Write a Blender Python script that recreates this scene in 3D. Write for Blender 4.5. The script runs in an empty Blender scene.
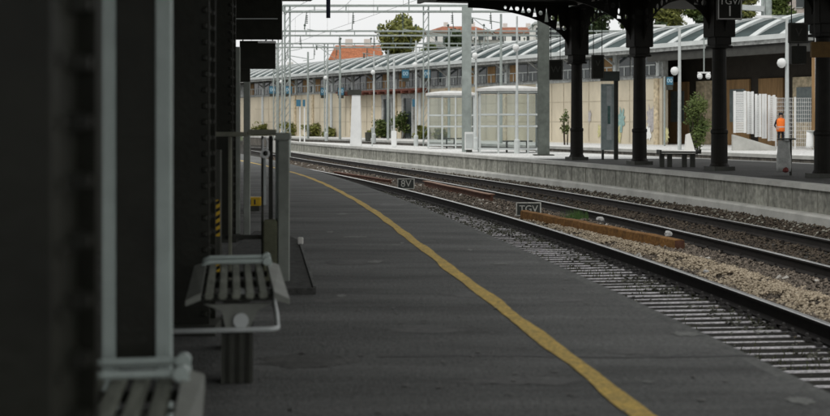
import bpy, bmesh, math, random
import numpy as np
from mathutils import Vector, Matrix
random.seed(7); rng = np.random.default_rng(7)
S = bpy.context.scene
C = S.collection

# ------------------------------------------------------------------ camera, sky, sun, exposure
F = 1300.0                      # focal length in photograph pixels (photograph 830 wide)
U0, V0, EYE = 415.0, 122.0, 1.2 # centre column, horizon row, height of the eye above the platform
cam = bpy.data.cameras.new('camera'); cam_o = bpy.data.objects.new('camera', cam); C.objects.link(cam_o)
cam_o.location = (0, 0, EYE); cam_o.rotation_euler = (math.radians(90), 0, 0)
cam.sensor_width = 36; cam.lens = F / 830 * 36; cam.shift_y = -(208 - V0) / 830
cam.clip_start = .1; cam.clip_end = 3000
cam.dof.use_dof = True; cam.dof.focus_distance = 26; cam.dof.aperture_fstop = 3.0
S.camera = cam_o
SUN_EL, SUN_AZ = 52, 215
W = bpy.data.worlds.new('World'); S.world = W; W.use_nodes = True
nt = W.node_tree; nt.nodes.clear()
sky = nt.nodes.new('ShaderNodeTexSky'); sky.sky_type = 'NISHITA'; sky.sun_disc = False
sky.sun_elevation = math.radians(SUN_EL); sky.sun_rotation = math.radians(SUN_AZ); sky.air_density = 1.0; sky.dust_density = 4
hs = nt.nodes.new('ShaderNodeHueSaturation'); hs.inputs['Saturation'].default_value = .10; hs.inputs['Value'].default_value = 1.0
nz = nt.nodes.new('ShaderNodeTexNoise'); nz.inputs['Scale'].default_value = 2.2; nz.inputs['Detail'].default_value = 6
tc = nt.nodes.new('ShaderNodeTexCoord'); mp = nt.nodes.new('ShaderNodeMapping'); mp.inputs['Scale'].default_value = (1, 1, 4)
cr = nt.nodes.new('ShaderNodeValToRGB'); cr.color_ramp.elements[0].color = (6.5, 6.6, 6.65, 1); cr.color_ramp.elements[1].color = (8.3, 8.3, 8.2, 1)
mx = nt.nodes.new('ShaderNodeMixRGB'); mx.inputs[0].default_value = .85
bg = nt.nodes.new('ShaderNodeBackground'); bg.inputs['Strength'].default_value = .105
wo = nt.nodes.new('ShaderNodeOutputWorld')
L = nt.links.new
L(sky.outputs[0], hs.inputs['Color']); L(tc.outputs['Generated'], mp.inputs[0]); L(mp.outputs[0], nz.inputs[0]); L(nz.outputs[0], cr.inputs[0])
L(hs.outputs[0], mx.inputs[1]); L(cr.outputs[0], mx.inputs[2]); L(mx.outputs[0], bg.inputs[0]); L(bg.outputs[0], wo.inputs[0])
sl = bpy.data.lights.new('sun', 'SUN'); sl.energy = .8; sl.angle = math.radians(14); sl.color = (1, .97, .92)
so = bpy.data.objects.new('sun', sl); C.objects.link(so)
az = math.radians(SUN_AZ); el = math.radians(SUN_EL)
sd = Vector((math.sin(az) * math.cos(el), math.cos(az) * math.cos(el), math.sin(el)))
so.rotation_euler = sd.to_track_quat('Z', 'Y').to_euler()
S.view_settings.view_transform = 'Standard'; S.view_settings.look = 'None'
S.view_settings.exposure = .35; S.view_settings.gamma = 1
S.render.engine = 'CYCLES'

# ------------------------------------------------------------------ helpers
def at(u, v, Y):                # world point seen at (u, v) at distance Y
    s = F / Y
    return Vector(((u - U0) / s, Y, EYE - (v - V0) / s))
def xat(u, Y): return (u - U0) * Y / F
def hat(v, Y): return EYE - (v - V0) * Y / F
MATS = {}
def mat(name, col, rough=.8, var=.25, scale=3.0, metal=0, bump=0, bscale=40, stretch=(1, 1, 1), col2=None, spec=.3, fine=0):
    if name in MATS: return MATS[name]
    m = bpy.data.materials.new(name); m.use_nodes = True; n = m.node_tree.nodes; l = m.node_tree.links.new
    b = n['Principled BSDF']; b.inputs['Roughness'].default_value = rough; b.inputs['Metallic'].default_value = metal
    b.inputs['Specular IOR Level'].default_value = spec
    t = n.new('ShaderNodeTexCoord'); g = n.new('ShaderNodeMapping'); g.inputs['Scale'].default_value = stretch
    l(t.outputs['Object'], g.inputs[0])
    x = n.new('ShaderNodeTexNoise'); x.inputs['Scale'].default_value = scale; x.inputs['Detail'].default_value = 8; x.inputs['Roughness'].default_value = .65
    l(g.outputs[0], x.inputs[0])
    r = n.new('ShaderNodeValToRGB'); lo, hi = (.40, .60) if col2 and scale >= 9 else (.3, .7)
    r.color_ramp.elements[0].position = lo; r.color_ramp.elements[1].position = hi
    c2 = col2 or tuple(min(1, c * (1 + var)) for c in col); c1 = tuple(c * (1 - var) for c in col) if not col2 else col
    r.color_ramp.elements[0].color = (*c1, 1); r.color_ramp.elements[1].color = (*c2, 1)
    l(x.outputs[0], r.inputs[0]); last = r.outputs[0]
    if fine:
        y = n.new('ShaderNodeTexNoise'); y.inputs['Scale'].default_value = fine; y.inputs['Detail'].default_value = 3
        l(t.outputs['Object'], y.inputs[0])
        q = n.new('ShaderNodeMapRange'); q.inputs[1].default_value = .3; q.inputs[2].default_value = .7; q.inputs[3].default_value = .65; q.inputs[4].default_value = 1.35
        l(y.outputs[0], q.inputs[0])
        k = n.new('ShaderNodeMixRGB'); k.blend_type = 'MULTIPLY'; k.inputs[0].default_value = 1
        l(last, k.inputs[1]); l(q.outputs[0], k.inputs[2]); last = k.outputs[0]
    l(last, b.inputs['Base Color'])
    if bump:
        y = n.new('ShaderNodeTexNoise'); y.inputs['Scale'].default_value = bscale; y.inputs['Detail'].default_value = 4
        l(t.outputs['Object'], y.inputs[0])
        bp = n.new('ShaderNodeBump'); bp.inputs['Strength'].default_value = bump; bp.inputs['Distance'].default_value = .02
        l(y.outputs[0], bp.inputs['Height']); l(bp.outputs[0], b.inputs['Normal'])
    MATS[name] = m; return m
class MB:
    def __init__(s): s.v = []; s.f = []
    def poly(s, vs, fs):
        o = len(s.v); s.v += [tuple(p) for p in vs]; s.f += [tuple(i + o for i in f) for f in fs]; return s
    def box(s, x0, x1, y0, y1, z0, z1):
        return s.poly([(x0,y0,z0),(x1,y0,z0),(x1,y1,z0),(x0,y1,z0),(x0,y0,z1),(x1,y0,z1),(x1,y1,z1),(x0,y1,z1)],
                      [(0,3,2,1),(4,5,6,7),(0,1,5,4),(1,2,6,5),(2,3,7,6),(3,0,4,7)])
    def cbox(s, c, d, ax=(1, 0), sk=0):     # box centred on c, size d, turned so that its x axis lies along ax in plan
        a = Vector((ax[0], ax[1], 0)).normalized(); b = Vector((-a.y, a.x, 0)); c = Vector(c)
        P = []
        for dz in (-.5, .5):
            for dx, dy in ((-.5,-.5),(.5,-.5),(.5,.5),(-.5,.5)):
                P.append(c + a * dx * d[0] + b * dy * d[1] + Vector((0, 0, dz * d[2])))
        return s.poly(P, [(0,3,2,1),(4,5,6,7),(0,1,5,4),(1,2,6,5),(2,3,7,6),(3,0,4,7)])
    def bar(s, p, q, w, h=None):            # rectangular bar p to q
        p = Vector(p); q = Vector(q); h = h or w; d = (q - p).normalized()
        up = Vector((0, 0, 1)) if abs(d.z) < .95 else Vector((0, 1, 0))
        a = d.cross(up).normalized() * w / 2; b = a.cross(d).normalized() * h / 2
        P = [p-a-b, p+a-b, p+a+b, p-a+b, q-a-b, q+a-b, q+a+b, q-a+b]
        return s.poly(P, [(0,1,2,3),(7,6,5,4),(0,4,5,1),(1,5,6,2),(2,6,7,3),(3,7,4,0)])
    def tube(s, pts, r, n=10, r2=None):
        pts = [Vector(p) for p in pts]; o = len(s.v); m = len(pts)
        for i, p in enumerate(pts):
            d = (pts[min(i+1, m-1)] - pts[max(i-1, 0)]).normalized()
            up = Vector((0, 0, 1)) if abs(d.z) < .95 else Vector((0, 1, 0))
            a = d.cross(up).normalized(); b = a.cross(d).normalized()
            rr = r if r2 is None else r + (r2 - r) * i / (m - 1)
            for k in range(n):
                t = 2 * math.pi * k / n; s.v.append(tuple(p + a * rr * math.cos(t) + b * rr * math.sin(t)))
        for i in range(m - 1):
            for k in range(n):
                s.f.append((o+i*n+k, o+i*n+(k+1)%n, o+(i+1)*n+(k+1)%n, o+(i+1)*n+k))
        s.f.append(tuple(o + k for k in range(n))[::-1]); s.f.append(tuple(o + (m-1)*n + k for k in range(n)))
        return s
    def lathe(s, c, prof, n=16):
        o = len(s.v); c = Vector(c)
        for r, z in prof:
            for k in range(n):
                t = 2 * math.pi * k / n; s.v.append((c.x + r * math.cos(t), c.y + r * math.sin(t), c.z + z))
        for i in range(len(prof) - 1):
            for k in range(n): s.f.append((o+i*n+k, o+i*n+(k+1)%n, o+(i+1)*n+(k+1)%n, o+(i+1)*n+k))
        s.f.append(tuple(o + k for k in range(n))[::-1]); s.f.append(tuple(o + (len(prof)-1)*n + k for k in range(n)))
        return s
    def prism(s, pts, a, b):                # closed 3D outline pts swept by vector from a to b
        m = len(pts); A = [Vector(p) + Vector(a) for p in pts]; B = [Vector(p) + Vector(b) for p in pts]
        return s.poly(A + B, [tuple(range(m))[::-1], tuple(range(m, 2*m))] + [(i, (i+1)%m, m+(i+1)%m, m+i) for i in range(m)])
    def sweep(s, line, prof):               # profile [(offset right, z)] carried along a plan polyline
        o = len(s.v); m = len(line); k = len(prof)
        for i in range(m):
            d = (Vector(line[min(i+1, m-1)]) - Vector(line[max(i-1, 0)])).normalized(); nrm = Vector((d.y, -d.x))
            for w, z in prof: s.v.append((line[i][0] + nrm.x * w, line[i][1] + nrm.y * w, z))
        for i in range(m - 1):
            for j in range(k): s.f.append((o+i*k+j, o+i*k+(j+1)%k, o+(i+1)*k+(j+1)%k, o+(i+1)*k+j))
        s.f.append(tuple(o + j for j in range(k))[::-1]); s.f.append(tuple(o + (m-1)*k + j for j in range(k)))
        return s
    def build(s, name, m, parent=None, smooth=False, bevel=0):
        me = bpy.data.meshes.new(name); me.from_pydata(s.v, [], s.f); me.update()
        bm = bmesh.new(); bm.from_mesh(me); bmesh.ops.recalc_face_normals(bm, faces=bm.faces)
        if bevel:
            bmesh.ops.bevel(bm, geom=list(bm.edges), offset=bevel, segments=2, affect='EDGES', clamp_overlap=True)
        bm.to_mesh(me); bm.free()
        if smooth:
            for p in me.polygons: p.use_smooth = True
        me.materials.append(m); o = bpy.data.objects.new(name, me); C.objects.link(o)
        if parent: link(o, parent)
        return o
def link(o, parent):            # child keeps the world position it was built in
    o.parent = parent
    M = Matrix.Identity(4); p = parent
    while p:
        M = Matrix.LocRotScale(p.location, p.rotation_euler, p.scale) @ M
        if p.parent: M = p.matrix_parent_inverse @ M
        p = p.parent
    o.matrix_parent_inverse = M.inverted()
def tag(o, label=None, cat=None, group=None, kind=None):
    if label: o['label'] = label
    if cat: o['category'] = cat
    if group: o['group'] = group
    if kind: o['kind'] = kind
    return o
def thing(name, loc, label, cat, group=None):
    e = bpy.data.objects.new(name, None); C.objects.link(e); e.location = loc; e.empty_display_size = .2
    return tag(e, label, cat, group)
def struct(o): return tag(o, kind='structure')
def text(body, name, loc, size, m, parent, rz=0, depth=.004, align='CENTER'):
    cu = bpy.data.curves.new(name, 'FONT'); cu.body = body; cu.size = size; cu.extrude = depth; cu.align_x = align; cu.align_y = 'CENTER'
    t = bpy.data.objects.new(name, cu); C.objects.link(t)
    dg = bpy.context.evaluated_depsgraph_get(); me = bpy.data.meshes.new_from_object(t.evaluated_get(dg))
    bpy.data.objects.remove(t); me.materials.clear(); me.materials.append(m)
    M = Matrix.Translation(loc) @ Matrix.Rotation(rz, 4, 'Z') @ Matrix.Rotation(math.pi/2, 4, 'X')
    me.transform(M); o = bpy.data.objects.new(name, me); C.objects.link(o)
    if parent: link(o, parent)
    return o
def flat_holes(outline, holes, thick):      # plate with holes in local x, z; returns mesh in x-z plane, thickness along y
    cu = bpy.data.curves.new('plate', 'CURVE'); cu.dimensions = '2D'; cu.fill_mode = 'BOTH'; cu.extrude = thick / 2
    for ring in [outline] + holes:
        sp = cu.splines.new('POLY'); sp.points.add(len(ring) - 1); sp.use_cyclic_u = True
        for i, (x, z) in enumerate(ring): sp.points[i].co = (x, z, 0, 1)
    t = bpy.data.objects.new('plate', cu); C.objects.link(t)
    dg = bpy.context.evaluated_depsgraph_get(); me = bpy.data.meshes.new_from_object(t.evaluated_get(dg))
    bpy.data.objects.remove(t); me.transform(Matrix.Rotation(math.pi/2, 4, 'X')); return me
def circ(x, z, r, n=12): return [(x + r * math.cos(2*math.pi*k/n), z + r * math.sin(2*math.pi*k/n)) for k in range(n)]
def curve_of(pts, deg, w=None):             # X as a smooth function of Y, carried on straight past both ends
    P = sorted(pts, key=lambda p: p[1]); ys = np.array([p[1] for p in P]); xs = np.array([p[0] for p in P])
    c = np.polyfit(ys, xs, deg, w=1 / ys); d = np.polyder(c); a, b = ys[0], ys[-1]
    def f(y):
        if y < a: return float(np.polyval(c, a) + np.polyval(d, a) * (y - a))
        if y > b: return float(np.polyval(c, b) + np.polyval(d, b) * (y - b))
        return float(np.polyval(c, y))
    return f
def line(f, y0, y1, n, off=0):
    out = []
    for i in range(n + 1):
        t = i / n; y = y0 + (y1 - y0) * t ** 1.5; s = (f(y + .05) - f(y - .05)) / .1; d = Vector((s, 1)).normalized()
        out.append((f(y) + d.y * off, y - d.x * off))
    return out

# the plan of the tracks and platforms
EDGE = curve_of([(-11.4,65),(-7.6,52),(-3.3,35.7),(-2.28,31.84),(-.6,22.94),(.32,16.86),(.62,14.44),(1.34,9.97),(1.5,8.76),(1.61,7.54),(1.72,6.67),(1.84,5.79)], 3)
RA = curve_of([(-8.5,65),(-4.75,52),(-.4,34.0),(.46,30.05),(1.64,25.06),(2.66,18.68),(3.23,14.22),(3.6,11.26)], 3)
RB = curve_of([(-6.25,65),(-2.72,52.06),(-.49,42.52),(1.71,34.21),(3.56,25.0),(4.47,19.7),(5.04,15.8)], 3)
RC = curve_of([(-4.7,65),(-1.0,52),(.9,43.5),(2.48,37.92),(4.16,30.87),(5.46,24.07),(6.15,19.28)], 3)
FP = curve_of([(-7.9,80),(-3.2,64.5),(-.65,54.7),(2.91,44.3),(4.95,36.79),(6.68,29.43),(7.66,24.0)], 3)
GP = curve_of([(-9.0,84),(-6.4,76.8),(-3.6,73.5),(-.8,66.4),(5.8,52.4),(10.4,40.4)], 2)
HP = curve_of([(-8.5,95.7),(-4.8,91.8),(-1,85),(6.1,63.4),(11.0,53.8),(12.6,49)], 2)
def WALL(y): return -9.9 + .538 * (111 - y)
YEL = [(1.3,2.5),(1.12,3.8),(.92,5.34),(.77,6.87),(.56,8.52),(.30,10.4),(.08,12.2),(-.16,14.05),(-.45,16.77),(-1.04,20.8),(-1.93,26.44),(-3.03,31.52),(-5.4,40),(-9,52)]

# ------------------------------------------------------------------ materials
asphalt = mat('asphalt', (.123, .125, .119), .75, .5, 1.3, bump=.5, bscale=70, fine=38, stretch=(.35, 1.5, 1))
far_dark_top = mat('far platform dark surface', (.075, .075, .07), .85, .3, .9, fine=20)
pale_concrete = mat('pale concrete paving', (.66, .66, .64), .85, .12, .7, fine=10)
coping_m = mat('coping stone', (.14, .143, .135), .85, .3, 2.5, fine=30)
coping_far = mat('coping stone far', (.46, .46, .43), .85, .22, 1.5)
wall_conc = mat('platform wall concrete', (.27, .27, .235), .9, .42, 1.6, stretch=(1.6, 1.6, .35), fine=8, bump=.2)
dark_wall = mat('dark stone platform wall', (.12, .11, .095), .9, .5, 2.4, stretch=(2, 2, .3), fine=6)
yellow = mat('worn yellow paint', (.50, .35, .10), .7, .25, 7.0, col2=(.80, .55, .12), fine=45, bump=.2, bscale=90)
bed = mat('track bed', (.027, .025, .02), .95, .45, 2.5, fine=18, bump=.6, bscale=30)
oily = mat('oily ballast', (.03, .029, .026), .9, .5, 8, fine=30)
stone_m = mat('ballast stone', (.03, .025, .02), .9, .3, 22, col2=(.24, .20, .16))
tan_m = mat('tan gravel', (.15, .115, .075), .9, .3, 26, col2=(.60, .51, .38))
rail_head = mat('polished rail head', (.55, .55, .54), .32, .15, 4, metal=.85)
rail_web = mat('rusty dark rail side', (.018, .015, .013), .8, .4, 5)
sleeper_m = mat('weathered concrete sleeper', (.62, .60, .61), .9, .3, 6, fine=30)
sleeper_dark = mat('oily sleeper', (.07, .065, .06), .9, .4, 6)
rust = mat('rust orange steel', (.20, .10, .03), .85, .35, 5, fine=18, bump=.3)
rust_dark = mat('rust brown steel', (.10, .045, .028), .85, .4, 5)
iron = mat('black painted iron', (.017, .0178, .0125), .5, .3, 5, spec=.25, bump=.15, bscale=30)
iron2 = mat('dark grey painted iron', (.045, .047, .038), .55, .35, 3, bump=.15, bscale=30)
steel = mat('galvanised steel', (.34, .38, .36), .5, .18, 4, metal=.2)
palesteel = mat('pale grey steel', (.52, .55, .54), .5, .12, 4)
teal_paint = mat('pale green grey paint', (.40, .46, .435), .45, .12, 6, spec=.4)
white = mat('white paint', (.78, .79, .78), .5, .06, 3)
cream = mat('cream render', (.50, .42, .29), .9, .14, .5, stretch=(1, 1, .4), fine=5)
cream2 = mat('cream wall panels', (.56, .50, .385), .9, .2, .45, stretch=(1.3, 1.3, .5), bump=.2)
ochre = mat('ochre timber', (.27, .165, .075), .75, .3, 2, stretch=(3, 3, .4))
greywall = mat('grey concrete', (.32, .33, .32), .85, .2, 1.5, fine=5)
darkglass = mat('dark window glass', (.03, .04, .042), .12, .3, 1, spec=.6)
roofglass = mat('dark glazed roof', (.055, .075, .075), .75, .45, .5, spec=.08)
roofwhite = mat('pale roof sheet', (.58, .61, .60), .6, .12, 1)
redroof = mat('red roof tile', (.30, .12, .07), .9, .3, .8, fine=4)
redsteel = mat('red brown beam', (.13, .045, .03), .7, .3, 2)
plaster = mat('white plaster', (.68, .67, .63), .9, .12, .3)
blue = mat('blue sign face', (.05, .16, .24), .4, .12, 2)
hazy_hill = mat('hill ground', (.07, .09, .045), .95, .4, .05)
orange = mat('orange hi vis cloth', (.85, .19, .03), .8, .12, 8)
skin = mat('skin', (.42, .25, .17), .6, .08, 10)
navy = mat('dark navy cloth', (.012, .014, .02), .85, .2, 10)
haz_y = mat('hazard yellow', (.62, .40, .03), .5, .15, 10)
def leafmat(name, c1, c2):
    m = mat(name, c1, .6, .3, 1.6, col2=c2, spec=.2); return m
leaf_a = leafmat('leaves mid green', (.045, .075, .02), (.13, .16, .045))
leaf_b = leafmat('leaves yellow green', (.09, .11, .025), (.24, .24, .07))
leaf_c = leafmat('leaves dark green', (.02, .035, .016), (.06, .085, .03))
bark = mat('bark', (.07, .055, .04), .9, .3, 6)
def glassmat():
    m = bpy.data.materials.new('clear shelter glass'); m.use_nodes = True; n = m.node_tree.nodes; l = m.node_tree.links.new
    n.remove(n['Principled BSDF']); t = n.new('ShaderNodeBsdfTransparent'); t.inputs[0].default_value = (.93, .95, .945, 1)
    g = n.new('ShaderNodeBsdfGlossy'); g.inputs['Roughness'].default_value = .08; d = n.new('ShaderNodeBsdfDiffuse'); d.inputs[0].default_value = (.6, .66, .65, 1)
    m1 = n.new('ShaderNodeMixShader'); m1.inputs[0].default_value = .05; m2 = n.new('ShaderNodeMixShader'); f = n.new('ShaderNodeFresnel'); f.inputs[0].default_value = 1.45
    l(t.outputs[0], m1.inputs[1]); l(d.outputs[0], m1.inputs[2]); l(f.outputs[0], m2.inputs[0]); l(m1.outputs[0], m2.inputs[1]); l(g.outputs[0], m2.inputs[2])
    l(m2.outputs[0], n['Material Output'].inputs[0]); return m
glass = glassmat()

# ------------------------------------------------------------------ ground, hill, platforms
def sheet(name, pts, z, m): return struct(MB().poly([(x, y, z) for x, y in pts], [tuple(range(len(pts)))]).build(name, m))
sheet('ground', [(-900,-60),(900,-60),(900,1500),(-900,1500)], -.738, bed)
hb = MB(); nx, ny = 40, 14
def hill_h(x, y): return -.8 + max(0, min(1, (y - 135) / 130)) ** 1.2 * (12 + 2.5 * math.sin(x * .02 + 1) + .03 * x)
for j in range(ny + 1):
    for i in range(nx + 1):
        x = -260 + 13 * i; y = 135 + 25 * j; hb.v.append((x, y, hill_h(x, y) - .02 * (j == 0)))
for j in range(ny):
    for i in range(nx): a = j * (nx + 1) + i; hb.f.append((a, a + 1, a + nx + 2, a + nx + 1))
struct(hb.build('hill', hazy_hill, smooth=True))
def slab(name, L_, R_, z0, z1, m):
    b = MB(); n = len(L_)
    for (x, y), (p, q) in zip(L_, R_): b.v += [(x, y, z1), (p, q, z1), (p, q, z0), (x, y, z0)]
    for i in range(n - 1):
        for k in range(4): b.f.append((4*i+k, 4*i+(k+1)%4, 4*i+4+(k+1)%4, 4*i+4+k))
    b.f += [(0, 1, 2, 3), (4*n-1, 4*n-2, 4*n-3, 4*n-4)]
    return struct(b.build(name, m))
eL = line(EDGE, -6, 70, 90, -.09); slab('platform', [(-45, y) for x, y in eL], eL, -.8, 0, asphalt)
struct(MB().sweep(line(EDGE, -6, 70, 90), [(-.09, -.7), (-.09, .0), (0, .0), (0, -.12), (-.05, -.16), (-.05, -.7)]).build('platform_coping', coping_m))
# worn yellow safety line
def catmull(P, n=10):
    out = []
    for i in range(len(P) - 1):
        p0, p1, p2, p3 = [Vector(P[max(0, min(len(P)-1, i + k))]) for k in (-1, 0, 1, 2)]
        for j in range(n):
            t = j / n; out.append(.5 * ((2*p1) + (p2-p0)*t + (2*p0-5*p1+4*p2-p3)*t*t + (3*p1-p0-3*p2+p3)*t**3))
    return out + [Vector(P[-1])]
_y = np.array([p[1] for p in YEL]); _x = np.array([p[0] for p in YEL]); _c = np.polyfit(_y, _x, 4, w=1/_y)
YEL = [(float(np.polyval(_c, y)) * .7 + x * .3, y) for x, y in YEL]
yl = catmull(YEL, 14); b = MB()
for i, p in enumerate(yl):
    wob = .004 * math.sin(p.y * 2.3) + .004 * math.sin(p.y * 5.1 + 1); wd = .051 + .006 * math.sin(p.y * 3.7) + .004 * random.uniform(-1, 1)
    b.v += [(p.x - wd + wob, p.y, .004), (p.x + wd + wob, p.y, .004)]
for i in range(len(yl) - 1): b.f.append((2*i, 2*i+1, 2*i+3, 2*i+2))
struct(b.build('safety_line', yellow))
# asphalt joints and pale patches on the near platform
joint = mat('tarred joint', (.022, .022, .022), .5, .3, 3); b = MB()
for y, x0, x1 in ((6.65, -.2, 1.75), (11.9, -1.0, 1.0), (14.9, -1.3, .55), (19.5, -2.5, -.15), (24, -3, -.9)):
    n = 24; base = len(b.v)
    for i in range(n + 1):
        x = x0 + (x1 - x0) * i / n; w = .006 + .009 * random.random(); yy = y + .025 * math.sin(x * 4 + y) + random.uniform(-.006, .006)
        b.v += [(x, yy - w, .003), (x, yy + w, .003)]
    for i in range(n): b.f.append((base+2*i, base+2*i+2, base+2*i+3, base+2*i+1))
struct(b.build('platform_joint', joint))
pale = mat('pale worn patch', (.22, .225, .21), .85, .4, 20); b = MB()
def blot(b, u, v, wpx, hpx, z=.003):
    Y = F * EYE / (v - V0); x = xat(u, Y); rx = wpx * Y / F / 2; ry = hpx * Y * Y / (F * EYE) / 2; n = 18
    P = [(x + rx * math.cos(6.283*k/n) * random.uniform(.55, 1.1), Y + ry * math.sin(6.283*k/n) * random.uniform(.55, 1.1), z) for k in range(n)]
    b.poly(P, [tuple(range(n))])
for a in ((376,262,18,3),(342,214,14,2),(342,296,12,3),(596,382,26,3),(647,382,16,3),(686,334,36,6),(500,264,20,2),(395,245,16,2),(470,250,6,2),(800,401,30,9),(355,237,30,2),(330,232,8,2),(402,243,5,2)):
    blot(b, *a)
struct(b.build('platform_patch', pale))
b = MB()
for a in ((520,381,150,10),(350,262,70,5),(300,360,120,16),(420,330,90,8),(470,295,60,6),(330,300,40,8),(560,300,60,5),(640,352,70,8),(390,205,40,3)):
    blot(b, *a, z=.0015)
struct(b.build('platform_stain', mat('dark oil stain', (.08, .08, .074), .6, .5, 5, fine=30)))
b = MB(); rr_ = random.Random(3)
for _ in range(260):
    v = 150 + 266 * rr_.random() ** .8; Y = F*EYE/(v-V0); x = rr_.uniform(-1.6, EDGE(Y) - .15); s_ = rr_.uniform(.006, .02); n = 7
    if x < xat(205, Y): continue
    b.poly([(x + s_*math.cos(6.283*k/n)*rr_.uniform(.6, 1.2), Y + s_*math.sin(6.283*k/n)*rr_.uniform(.6, 1.6), .0055) for k in range(n)], [tuple(range(n))])
struct(b.build('platform_spots', mat('old gum spots', (.17, .17, .16), .8, .4, 5)))
b = MB()
for x, y, l, a in ((.1, 9.4, 1.1, .3), (-.4, 12.6, .9, 1.2), (.9, 8.1, .8, -.4), (-.6, 17.5, 1.6, .1), (.0, 7.2, .9, 1.9), (1.0, 6.6, .6, .5), (-1.0, 20.8, 1.5, .2)):
    base = len(b.v); n = 22
    for i in range(n+1):
        a += rr_.uniform(-.35, .35); x += l/n*math.cos(a); y += l/n*math.sin(a); w = .0035 + .004*rr_.random(); b.v += [(x-w*math.sin(a), y+w*math.cos(a)-.002, .0025), (x+w*math.sin(a), y-w*math.cos(a)+.002, .0025)]
    for i in range(n): b.f.append((base+2*i, base+2*i+2, base+2*i+3, base+2*i+1))
struct(b.build('platform_crack', joint))

# platform two, across the tracks: dark surface under the canopy, pale surface beyond it
def zip_lines(f, g, y0, y1, n, fo=0, go=0):
    a, c = [], []
    for i in range(n + 1):
        y = y0 + (y1 - y0) * i / n; a.append((f(y) + fo, y)); c.append((max(g(y) + go, f(y) + fo + .3), y))
    return a, c
l_, r_ = zip_lines(FP, GP, 3, 42.5, 40, .36, -.36); slab('platform', l_, r_, -.8, 0, far_dark_top)
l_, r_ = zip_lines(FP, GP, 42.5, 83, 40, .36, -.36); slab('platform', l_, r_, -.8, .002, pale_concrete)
fl = line(FP, 3, 83, 80); struct(MB().sweep(fl, [(.0, -.09), (.0, .008), (.39, .008), (.39, -.09)]).build('platform_coping', coping_far))
struct(MB().sweep(fl, [(.05, -.78), (.05, -.09), (.37, -.09), (.37, -.78)]).build('platform_wall', wall_conc))
struct(MB().sweep(fl, [(-.20, -.8), (-.20, -.57), (-.16, -.53), (.05, -.53), (.05, -.8)]).build('platform_footing', coping_far))
gl = line(GP, 3, 83, 60); struct(MB().sweep(gl, [(-.37, -.79), (-.37, .006), (0, .006), (0, -.79)]).build('platform_coping', coping_far))
# vertical joints in the wall of platform two
b = MB(); y = 12
while y < 70:
    s = (FP(y+.1) - FP(y-.1)) / .2; b.cbox((FP(y) + .045, y, -.31), (.02, .03, .44), (1, -s)); y += 1.05
struct(b.build('wall_joint', mat('wall joint', (.24, .24, .21), .9)))
# platform three
l_, r_ = zip_lines(HP, WALL, 12, 112, 60, .3, 6); slab('platform', l_, r_, -.8, 0, pale_concrete)
hl = line(HP, 12, 112, 60); struct(MB().sweep(hl, [(0, -.12), (0, .006), (.33, .006), (.33, -.12)]).build('platform_coping', coping_far))
struct(MB().sweep(hl, [(.04, -.79), (.04, -.12), (.32, -.12), (.32, -.79)]).build('platform_wall', dark_wall))

# ------------------------------------------------------------------ tracks
def rail(f, y0, y1, label, name='rail', zt=-.55, head=rail_head):
    r = thing(name, (f(y0), y0, zt - .17), label, 'rail')
    ln = line(f, y0, y1, 110)
    MB().sweep(ln, [(-.07, zt-.17), (-.07, zt-.155), (-.012, zt-.13), (-.010, zt-.045), (-.034, zt-.03), (-.034, zt-.006), (.034, zt-.006), (.034, zt-.03), (.010, zt-.045), (.012, zt-.13), (.07, zt-.155), (.07, zt-.17)]).build('rail_web', rail_web, r)
    MB().sweep(ln, [(-.034, zt-.006), (-.027, zt), (.027, zt), (.034, zt-.006)]).build('rail_head', head, r)
    return r
def NA(y): return RA(y) - 1.53
rail(NA, 0, 75, 'rail hidden close against the near platform wall')
rail(RA, 2, 75, 'thick dark rail with shiny head, first one seen beyond the near platform edge')
rail(RB, 3, 80, 'middle rail running beside the tan gravel heap')
rail(RC, 3, 80, 'rail nearest the grey wall of the opposite platform')
def track(f0, f1, ys, dark, group, lab, wid):
    proto = None; clipm = mat('worn clip steel', (.10, .095, .09), .5, .5, 30) if wid < .2 else rail_web
    for y in ys:
        xm = (f0(y) + f1(y)) / 2; s = (RA(y+.1) - RA(y-.1)) / .2
        if proto is None:
            proto = thing('sleeper', (0, 0, 0), lab, 'sleeper', group); o = proto
            MB().box(-1.19, 1.22, -wid/2, wid/2, -.12, 0).build('sleeper_body', dark, proto, bevel=.008)
            for sx in (-.77, .77):
                for sg in (-1, 1):
                    MB().box(sx+sg*.105-.028, sx+sg*.105+.028, -.035, .035, 0, .03).lathe((sx+sg*.105, 0, .03), [(.018, 0), (.018, .03), (.01, .04)], 6).build('rail_clip', clipm, proto)
            kids = list(proto.children)
        else:
            o = proto.copy(); C.objects.link(o)
            for k in kids:
                c = k.copy(); C.objects.link(c); c.parent = o
        o.location = (xm, y, (-.729 if wid < .2 else -.735) + random.uniform(-.004, .004)); o.scale = (random.uniform(.93, 1.0), random.uniform(.75, 1.15), 1); o.rotation_euler = (0, random.uniform(-.008, .008), math.atan(-s) + random.uniform(-.012, .012))
ys = []; y = 6.2
while y < 36: ys.append(y); y += (.275 if y < 23 else .275 + .035 * (y - 23)) + random.uniform(-.02, .02)
track(NA, RA, ys, sleeper_m, 'pale sleepers of the track beside the near platform', 'pale grey concrete sleeper lying under the rail beside the near platform edge', .06)
ys = []; y = 9
while y < 62: ys.append(y); y += .6
track(RB, RC, ys, sleeper_dark, 'dark oily sleepers of the opposite track', 'dark oily sleeper of the track beside the opposite platform wall', .24)

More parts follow.
